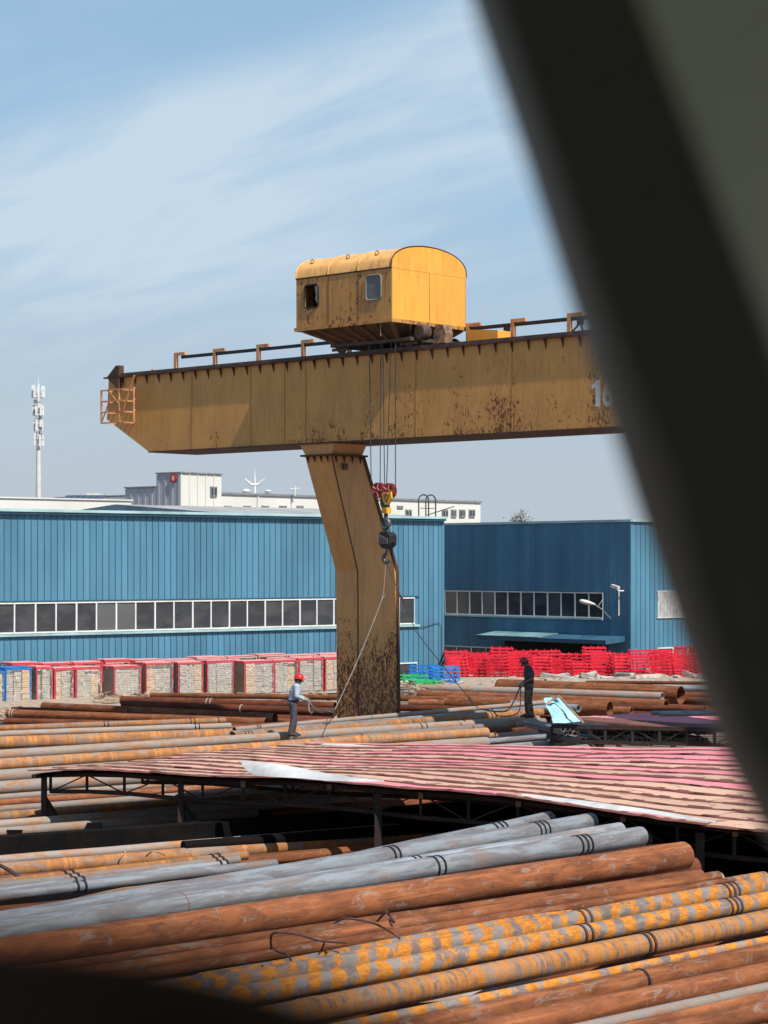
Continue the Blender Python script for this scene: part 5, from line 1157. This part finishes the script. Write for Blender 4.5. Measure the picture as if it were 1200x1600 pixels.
# ------------------------------------------------------------ people
def skin_mesh(verts, edges, radii, mat, vox=.015, it=3):
    mb = MB(); n, m_ = 10, 7
    def ball(c, r_):
        rx, ry = (r_[1], r_[0]) if isinstance(r_, tuple) else (r_, r_); rz = min(rx, ry)
        vs = [(c[0], c[1], c[2]-rz)]
        for j in range(1, m_):
            a = math.pi*j/m_
            for k in range(n): t = 2*math.pi*k/n; vs.append((c[0]+rx*math.sin(a)*math.cos(t), c[1]+ry*math.sin(a)*math.sin(t), c[2]-rz*math.cos(a)))
        vs.append((c[0], c[1], c[2]+rz)); fs = [(0, 1+(k+1) % n, 1+k) for k in range(n)]
        for j in range(m_-2):
            for k in range(n): fs.append((1+j*n+k, 1+j*n+(k+1) % n, 1+(j+1)*n+(k+1) % n, 1+(j+1)*n+k))
        L = len(vs)-1; fs += [(L, L-n+k, L-n+(k+1) % n) for k in range(n)]
        mb.add(vs, fs)
    tu = lambda r_: r_ if isinstance(r_, tuple) else (r_, r_)
    for (i, j) in edges:
        a, b = Vector(verts[i]), Vector(verts[j]); ra, rb = tu(radii[i]), tu(radii[j])
        if ra[0] > 2*rb[0] and ra[0] > .09: ra = (rb[0]*1.15, rb[1]*1.15)
        k = max(2, int((b-a).length/(min(rb)*.28)))
        for q_ in range(k+1):
            t = q_/k; ball(a.lerp(b, t), (ra[0]*(1-t)+rb[0]*t, ra[1]*(1-t)+rb[1]*t))
    ball(verts[0], tu(radii[0]))
    me = mb.mesh('b', mat); o = bpy.data.objects.new('b', me); col.objects.link(o)
    r_ = o.modifiers.new('r', 'REMESH'); r_.mode = 'VOXEL'; r_.voxel_size = vox; r_.use_smooth_shade = True
    sm_ = o.modifiers.new('m', 'SMOOTH'); sm_.iterations = it; sm_.factor = .6
    bpy.context.view_layer.update(); dg = bpy.context.evaluated_depsgraph_get(); out = bpy.data.meshes.new_from_object(o.evaluated_get(dg))
    bpy.data.objects.remove(o); out.materials.clear(); out.materials.append(mat)
    for pl in out.polygons: pl.use_smooth = True; pl.material_index = 0
    return out
def chains(spec):
    v = []; e = []; r_ = []; idx = {}
    for (name, p, rad, par) in spec:
        idx[name] = len(v); v.append(p); r_.append(rad)
        if par: e.append((idx[par], idx[name]))
    return v, e, r_
def person(M, label, cat, J, mats, sc=1.0, twist=0, helmet=None, longsleeve=True):
    th = thing('person', label, cat, M @ Matrix.Scale(sc, 4))
    sk, sh, tr, bt, he, gl = mats; g = lambda k: Vector(J[k])
    spec = [('pelvis', g('pelvis'), (.14,.12), None), ('waist', g('waist'), (.13,.11), 'pelvis'), ('chest', g('chest'), (.16,.13), 'waist'), ('upch', g('upch'), (.12,.10), 'chest'), ('neck', g('neck'), .055, 'upch'), ('jaw', g('jaw'), (.062,.07), 'neck'), ('head', g('head'), (.082,.095), 'jaw'), ('crown', g('crown'), (.06,.07), 'head')]
    for s_ in 'LR':
        spec += [('sh'+s_, g('sh'+s_), .062, 'upch'), ('el'+s_, g('el'+s_), .043, 'sh'+s_), ('wr'+s_, g('wr'+s_), .028, 'el'+s_), ('hd'+s_, g('hd'+s_), (.040,.022), 'wr'+s_)]
        spec += [('hip'+s_, g('hip'+s_), .095, 'pelvis'), ('kn'+s_, g('kn'+s_), .060, 'hip'+s_), ('an'+s_, g('an'+s_), .042, 'kn'+s_), ('to'+s_, g('to'+s_), (.042,.03), 'an'+s_)]
    v, e, r_ = chains(spec); inst('body', skin_mesh(v, e, r_, sk), th)
    # face: nose, brow and ears, eyes
    hd = g('head'); fw = Vector(J['face']).normalized(); sd = Vector((0,0,1)).cross(fw).normalized(); upv = fw.cross(sd)
    fc = MB(WM[th.name]); fc.tube([hd+fw*.085+upv*.02, hd+fw*.118-upv*.015, hd+fw*.09-upv*.03], [.012,.017,.012], 6); fc.build('nose', sk, th)
    for s_ in (-1, 1):
        fc = MB(WM[th.name]); fc.lathe([(0,-.012),(.012,-.006),(.014,0),(.010,.008),(0,.012)], 8, hd+fw*.083+sd*.033*s_+upv*.018); fc.build('eye', blk, th)
        fc = MB(WM[th.name]); fc.tube([hd+sd*s_*.082+upv*.025, hd+sd*s_*.092, hd+sd*s_*.082-upv*.03], [.010,.02,.010], 6); fc.build('ear', sk, th)
    fc = MB(WM[th.name]); fc.tube([hd+fw*.085-upv*.055-sd*.025, hd+fw*.092-upv*.056, hd+fw*.085-upv*.055+sd*.025], .006, 5); fc.build('mouth', simple('lip', (.22,.07,.05), .6), th)
    hair = MB(WM[th.name]); hair.lathe([(.088,-.03),(.096,.0),(.092,.05),(.05,.09),(0,.1)], 16, hd-fw*.012+upv*.0); hair.build('hair', blk, th)
    # fingers
    for s_ in 'LR':
        w_ = g('wr'+s_); h_ = g('hd'+s_); d = (h_-w_).normalized(); sdv = d.cross(Vector((0,1,0)));
        if sdv.length < .2: sdv = d.cross(Vector((1,0,0)))
        sdv.normalize(); nn = d.cross(sdv).normalized()
        for k in range(4):
            L = (.062,.072,.068,.052)[k]; b0 = h_ - d*.01 + sdv*(k-1.5)*.019; p1 = b0+d*L*.5+nn*.006; p2 = b0+d*L*.72+nn*.032; p3 = b0+d*L*.5+nn*.052
            fm_ = MB(WM[th.name]); fm_.tube([b0, p1, p2, p3], [.0105,.010,.009,.007], 6); fm_.build('finger', gl, th)
        b0 = w_.lerp(h_, .4)-sdv*.028; fm_ = MB(WM[th.name]); fm_.tube([b0, b0-sdv*.018+d*.03+nn*.012, b0+d*.055+nn*.03-sdv*.008], [.013,.012,.008], 6); fm_.build('thumb', gl, th)
        gm = MB(WM[th.name]); gm.tube([w_.lerp(g('el'+s_), .12), w_, h_, h_+d*.03], [.036,.036,.042,.034], 8); gm.build('glove', gl, th)
    # shirt
    f_ = 1.18
    spec = [('pelvis', g('pelvis')+Vector((0,0,.015)), (.165,.135), None), ('waist', g('waist'), (.165,.13), 'pelvis'), ('chest', g('chest'), (.19,.145), 'waist'), ('upch', g('upch'), (.16,.115), 'chest'), ('nk', g('neck')-Vector((0,0,.045)), .07, 'upch')]
    for s_ in 'LR':
        el = g('el'+s_); spec += [('sh'+s_, g('sh'+s_), .078, 'upch')]
        if longsleeve: spec += [('el'+s_, el, .062, 'sh'+s_), ('wr'+s_, el.lerp(g('wr'+s_), .85), .046, 'el'+s_)]
        else: spec += [('el'+s_, g('sh'+s_).lerp(el, .7), .068, 'sh'+s_)]
    v, e, r_ = chains(spec); inst('shirt', skin_mesh(v, e, r_, sh), th)
    spec = [('pelvis', g('pelvis')-Vector((0,0,.01)), (.155,.13), None)]
    for s_ in 'LR': spec += [('hip'+s_, g('hip'+s_), .105, 'pelvis'), ('kn'+s_, g('kn'+s_), .080, 'hip'+s_), ('cf'+s_, g('kn'+s_).lerp(g('an'+s_), .5), .076, 'kn'+s_), ('an'+s_, g('an'+s_)+Vector((0,0,.02)), .066, 'cf'+s_)]
    v, e, r_ = chains(spec); inst('trousers', skin_mesh(v, e, r_, tr), th)
    bm_ = MB(WM[th.name]); wl = g('waist').lerp(g('pelvis'), .55); bm_.M = bm_.M @ Matrix.Translation(wl) @ Matrix.Diagonal((.86,1,1,1)); bm_.lathe([(.14,-.02),(.168,-.02),(.168,.02),(.14,.02)], 20); bm_.build('belt', blk, th)
    for s_ in 'LR':
        a = g('an'+s_); t_ = g('to'+s_); b_ = MB(WM[th.name]); b_.tube([a+(a-t_).normalized()*.07+Vector((0,0,-.045)), a+Vector((0,0,-.03)), a.lerp(t_,.6)+Vector((0,0,.005)), t_+(t_-a).normalized()*.05], [.04,.058,.05,.03], 10); b_.build('boot', bt, th)
    # helmet
    q_ = Vector((0,0,1)).rotation_difference((Vector((0,0,1))+fw*.0 + Vector(J.get('htilt', (0,0,0)))).normalized()).to_matrix().to_4x4()
    hc_ = hd + upv*.045
    Mh = WM[th.name] @ Matrix.Translation(hc_) @ q_
    hm_ = MB(Mh); hm_.lathe([(.142,-.005),(.146,.002),(.122,.012),(.12,.04),(.108,.085),(.078,.118),(.035,.135),(0,.138)], 24); h_o = hm_.build('helmet', he, th)
    fl = Vector((fw.x, fw.y, 0)).normalized(); vs = []; 
    pm = MB(Mh); pts = []
    for i in range(9):
        an = math.atan2(fl.y, fl.x) + R(-60+15*i); rr_ = .142+.045*math.cos(R(-60+15*i)*1.4); pts.append((an, rr_))
    vs = [(.125*math.cos(a), .125*math.sin(a), .012) for a, _ in pts] + [(r2*math.cos(a), r2*math.sin(a), -.008) for a, r2 in pts] + [(.125*math.cos(a), .125*math.sin(a), .004) for a, _ in pts] + [(r2*math.cos(a), r2*math.sin(a), -.014) for a, r2 in pts]
    fs = []
    for i in range(8): fs += [(i,i+1,9+i+1,9+i), (18+i,27+i,27+i+1,18+i+1), (9+i,9+i+1,27+i+1,27+i)]
    pm.add(vs, fs); pm.build('peak', he, h_o)
    rb = MB(Mh); rb.tube([(-fl.x*.118, -fl.y*.118, .03), (-fl.x*.09, -fl.y*.09, .105), (0,0,.142), (fl.x*.09, fl.y*.09, .105), (fl.x*.118, fl.y*.118, .03)], .009, 6); rb.build('ridge', he, h_o)
    return th
SK = simple('skin', (.30,.16,.10), .55, var=.1, sc=8); HEL = simple('helmet_red', (.62,.02,.025), .28, var=.08); GLV = simple('work_glove', (.25,.24,.22), .8, sc=12)
# worker one, facing right and slightly stooped
z1 = 1.70; Y1 = (HC-z1)*F/(1151-HZ); p1 = Vector(((458-CX)/F*Y1, Y1, z1))
J1 = dict(pelvis=(0,0,.95), waist=(.015,0,1.06), chest=(.05,0,1.24), upch=(.075,0,1.38), neck=(.10,0,1.455), jaw=(.125,0,1.50), head=(.135,0,1.56), crown=(.13,0,1.62), face=(1,-.25,-.15),
    shL=(.07,.17,1.39), shR=(.07,-.17,1.39), elL=(.10,.22,1.13), elR=(.06,-.23,1.13), wrL=(.30,.10,1.05), wrR=(.26,-.12,1.03), hdL=(.37,.06,1.02), hdR=(.33,-.08,.99),
    hipL=(-.01,.09,.90), hipR=(.0,-.10,.90), knL=(.05,.10,.50), knR=(.00,-.12,.50), anL=(.0,.10,.095), anR=(-.08,-.13,.095), toL=(.14,.12,.045), toR=(.06,-.15,.045), htilt=(.10,0,0))
SH1 = simple('pale_blue_shirt', (.38,.45,.52), .85, c2=(.26,.32,.38), sc=5); TR1 = simple('charcoal_trousers', (.075,.07,.085), .9, sc=5); BT = simple('work_boot', (.05,.035,.028), .7)
w1 = person(Matrix.Translation(p1) @ Matrix.Rotation(R(8), 4, 'Z') @ Matrix.Diagonal((1.14, 1.14, 1, 1)), 'person in a pale blue shirt, dark trousers and red helmet holding slings on the pipes', 'worker', J1, (SK, SH1, TR1, BT, HEL, GLV), sc=1.0)
z2 = 1.86; Y2 = (HC-z2)*F/(1122-HZ); p2 = Vector(((826-CX)/F*Y2, Y2, z2))
J2 = dict(pelvis=(0,0,.98), waist=(-.01,0,1.10), chest=(-.015,0,1.29), upch=(.01,0,1.43), neck=(.055,0,1.50), jaw=(.085,0,1.545), head=(.10,0,1.60), crown=(.095,0,1.66), face=(1,.12,-.45),
    shL=(.0,.19,1.43), shR=(.0,-.19,1.43), elL=(-.04,.26,1.16), elR=(-.03,-.27,1.15), wrL=(.16,.14,1.02), wrR=(.15,-.14,1.00), hdL=(.22,.09,.97), hdR=(.21,-.09,.95),
    hipL=(-.01,.095,.93), hipR=(-.01,-.095,.93), knL=(.01,.13,.51), knR=(.02,-.12,.51), anL=(-.05,.16,.095), anR=(.0,-.13,.095), toL=(.09,.17,.045), toR=(.14,-.14,.045), htilt=(.22,0,0))
SH2 = simple('dark_navy_shirt', (.055,.055,.07), .9, sc=5)
def camo():
    m, t, b = newmat('camouflage_cloth'); vec, _ = coords(t); n = nz(t, vec, 9, 2, .5)
    c = mixc(t, sstep(t, n, .48, .52), (.07,.065,.045), (.15,.125,.08)); c = mixc(t, sstep(t, nz(t, vec, 13, 2, .5), .56, .6), c, (.03,.03,.025)); setc(t, b.inputs['Base Color'], c); b.inputs['Roughness'].default_value = .9; return m
HEL2 = simple('helmet_dull_red', (.38,.03,.045), .4, var=.1)
w2 = person(Matrix.Translation(p2) @ Matrix.Rotation(R(188), 4, 'Z') @ Matrix.Diagonal((1.12, 1.12, 1, 1)), 'person in a dark shirt, camouflage trousers and dull red helmet looking down at the slings', 'worker', J2, (simple('skin_tanned', (.20,.10,.065), .55, var=.1, sc=8), SH2, camo(), BT, HEL2, GLV), sc=1.03, longsleeve=False)
# slings
sl1 = thing('wire_sling', 'pale wire sling running from the lower hook down to the shirted worker', 'sling', Matrix.Translation(low))
SLM = simple('sling_wire', (.30,.29,.27), .45, .2); hand1 = w1.matrix_world @ Vector((.37, -.02, 1.0))
ringp = P(522, 1111, 58.6); r0 = P(599, 931, low.y-.5)
def sag(a, b, n, s_): return [a.lerp(b, i/n)+Vector((0,0,-s_*4*(i/n)*(1-i/n))) for i in range(n+1)]
MB().tube(sag(low, r0, 4, 0), .011, 6).build('upper_rope', SLM, sl1)
MB().tube([r0+Vector((.05*math.cos(t),0,.05*math.sin(t))) for t in [i*math.pi/5 for i in range(10)]], .014, 6, closed=True).build('ring', SLM, sl1)
MB().tube(sag(r0, ringp, 14, .12), .012, 6).build('lower_rope', SLM, sl1)
for k in range(4):
    c = ringp+Vector((-.06*k, 0, .012*k)); MB().tube([c+Vector((.05*math.cos(t),.02*math.sin(t)*(k % 2),.045*math.sin(t))) for t in [i*math.pi/5 for i in range(10)]], .012, 6, closed=True).build('link', steel, sl1)
for s_ in (.14, .18): MB().tube(sag(ringp+Vector((-.18,0,.03)), hand1, 8, s_), .011, 6).build('tail_rope', SLM, sl1)
MB().tube(sag(hand1, hand1+Vector((.02,-.05,-.28)), 3, 0)+[hand1+Vector((.09,-.05,-.36)), hand1+Vector((.12,-.05,-.30))], .02, 8).build('end_hook', SLM, sl1)
wire([ringp, ringp+Vector((-.06,.02,-.2)), ringp+Vector((-.22,.05,-.42)), ringp+Vector((-.25,0,-.52))], .010, WIRE, 'short dark wire tie hanging from the sling ring onto the pipes', 'wire tie')
hand2 = w2.matrix_world @ Vector((.21, 0, .95)); g2 = P(747, 1107, 63.3); m2_ = P(651, 988, 63.6)
sl2 = thing('wire_sling', 'dark wire sling running from the lower hook to the pipes near the dark clothed worker', 'sling', Matrix.Translation(low))
MB().tube(sag(low, m2_, 6, .02)+sag(m2_, g2, 8, .03)[1:], .014, 6).build('rope', rope, sl2)
for (px, py, a) in ((628, 935, .5), (736, 1095, .5)): c = P(px, py, 63.6); MB().bar(c+Vector((-.07,0,.1)), c+Vector((.08,0,-.12)), .07, .07).build('clamp', rope, sl2, smooth=False)
sl3 = wire([P(752,1108,63.2), P(780,1112,62.6), P(797,1106,62.0), hand2], .022, blk, 'black hose loop held by the dark clothed worker', 'hose', 'hose')
wire([P(768,1107,62.9), P(778,1118,62.4), P(800,1118,61.8), P(812,1108,61.6), hand2+Vector((0,-.05,-.05))], .018, blk, 'lower loop of black hose hanging beside the dark clothed worker', 'hose', 'hose')

# ------------------------------------------------------------ vehicle window surround, right before the lens
def slab(outline, Y, th_, mat, name, parent, bev=.006):
    pts = [P(x, y, Y) for x, y in outline]; n = len(pts); off = Vector((0, th_, 0)); mb = MB()
    c = sum(pts, Vector())/n
    vs = [p_ + (c-p_).normalized()*bev for p_ in pts] + [p_ + off*.25 for p_ in pts] + [p_ + off*.75 for p_ in pts] + [p_+off+(c-p_).normalized()*bev for p_ in pts]
    fs = [tuple(range(n)), tuple(reversed([3*n+i for i in range(n)]))]
    for k in range(3):
        for i in range(n): fs.append((k*n+i, (k+1)*n+i, (k+1)*n+(i+1) % n, k*n+(i+1) % n))
    mb.add(vs, fs); return mb.build(name, mat, parent, ang=60)
TRIM = simple('pillar_trim', (.055,.060,.048), .6, var=.15, sc=8); TRIM2 = simple('grey_trim', (.42,.52,.46), .75, var=.1, sc=5); SEAL = simple('window_seal', (.07,.075,.10), .5, var=.1)
vh = thing('vehicle_window_frame', 'dark blurred window pillar of the vehicle, slanting down the right side up close', 'window frame', Matrix.Translation((.1, .45, 6.2)))
E = [(727,-60),(815,200),(885,420),(943,600),(994,760),(1050,930),(1094,1060),(1142,1190),(1200,1300),(1290,1420)]
slab(E + [(1335,1420),(1245,1300),(1180,1185),(1132,1060),(1087,930),(1031,760),(981,600),(922,420),(851,200),(762,-60)], .80, .02, SEAL, 'seal', vh, .002)
E2 = [(x+22, y) for x, y in E]
slab(E2 + [(1500,1420),(1500,900),(1350,800),(1255,600),(1165,380),(1090,200),(985,-60)], .56, .05, TRIM, 'pillar', vh)
slab([(830,-200),(900,-60),(1000,200),(1070,380),(1160,600),(1280,800),(1500,850),(1900,850),(1900,-200)], .84, .03, TRIM2, 'trim_panel', vh)
slab([(-300,1548),(-100,1546),(0,1548),(110,1556),(220,1572),(330,1596),(440,1630),(540,1672),(640,1730),(760,1810),(760,1900),(-300,1900)], .15, .04, simple('sill_trim', (.060,.042,.036), .95, var=.1, sc=8, spec=.05), 'door_sill', vh)
mb = MB(); mb.box(-1.2, 1.3, -1.6, .98, HC+.30, HC+.34); mb.build('shading_roof', TRIM2, vh, smooth=False)  # unseen cab roof, carried forward to keep sun off the pillar
mb = MB(); mb.box(.45, .49, -1.2, .54, HC-.9, HC+.299); mb.build('side_panel', TRIM, vh, smooth=False)
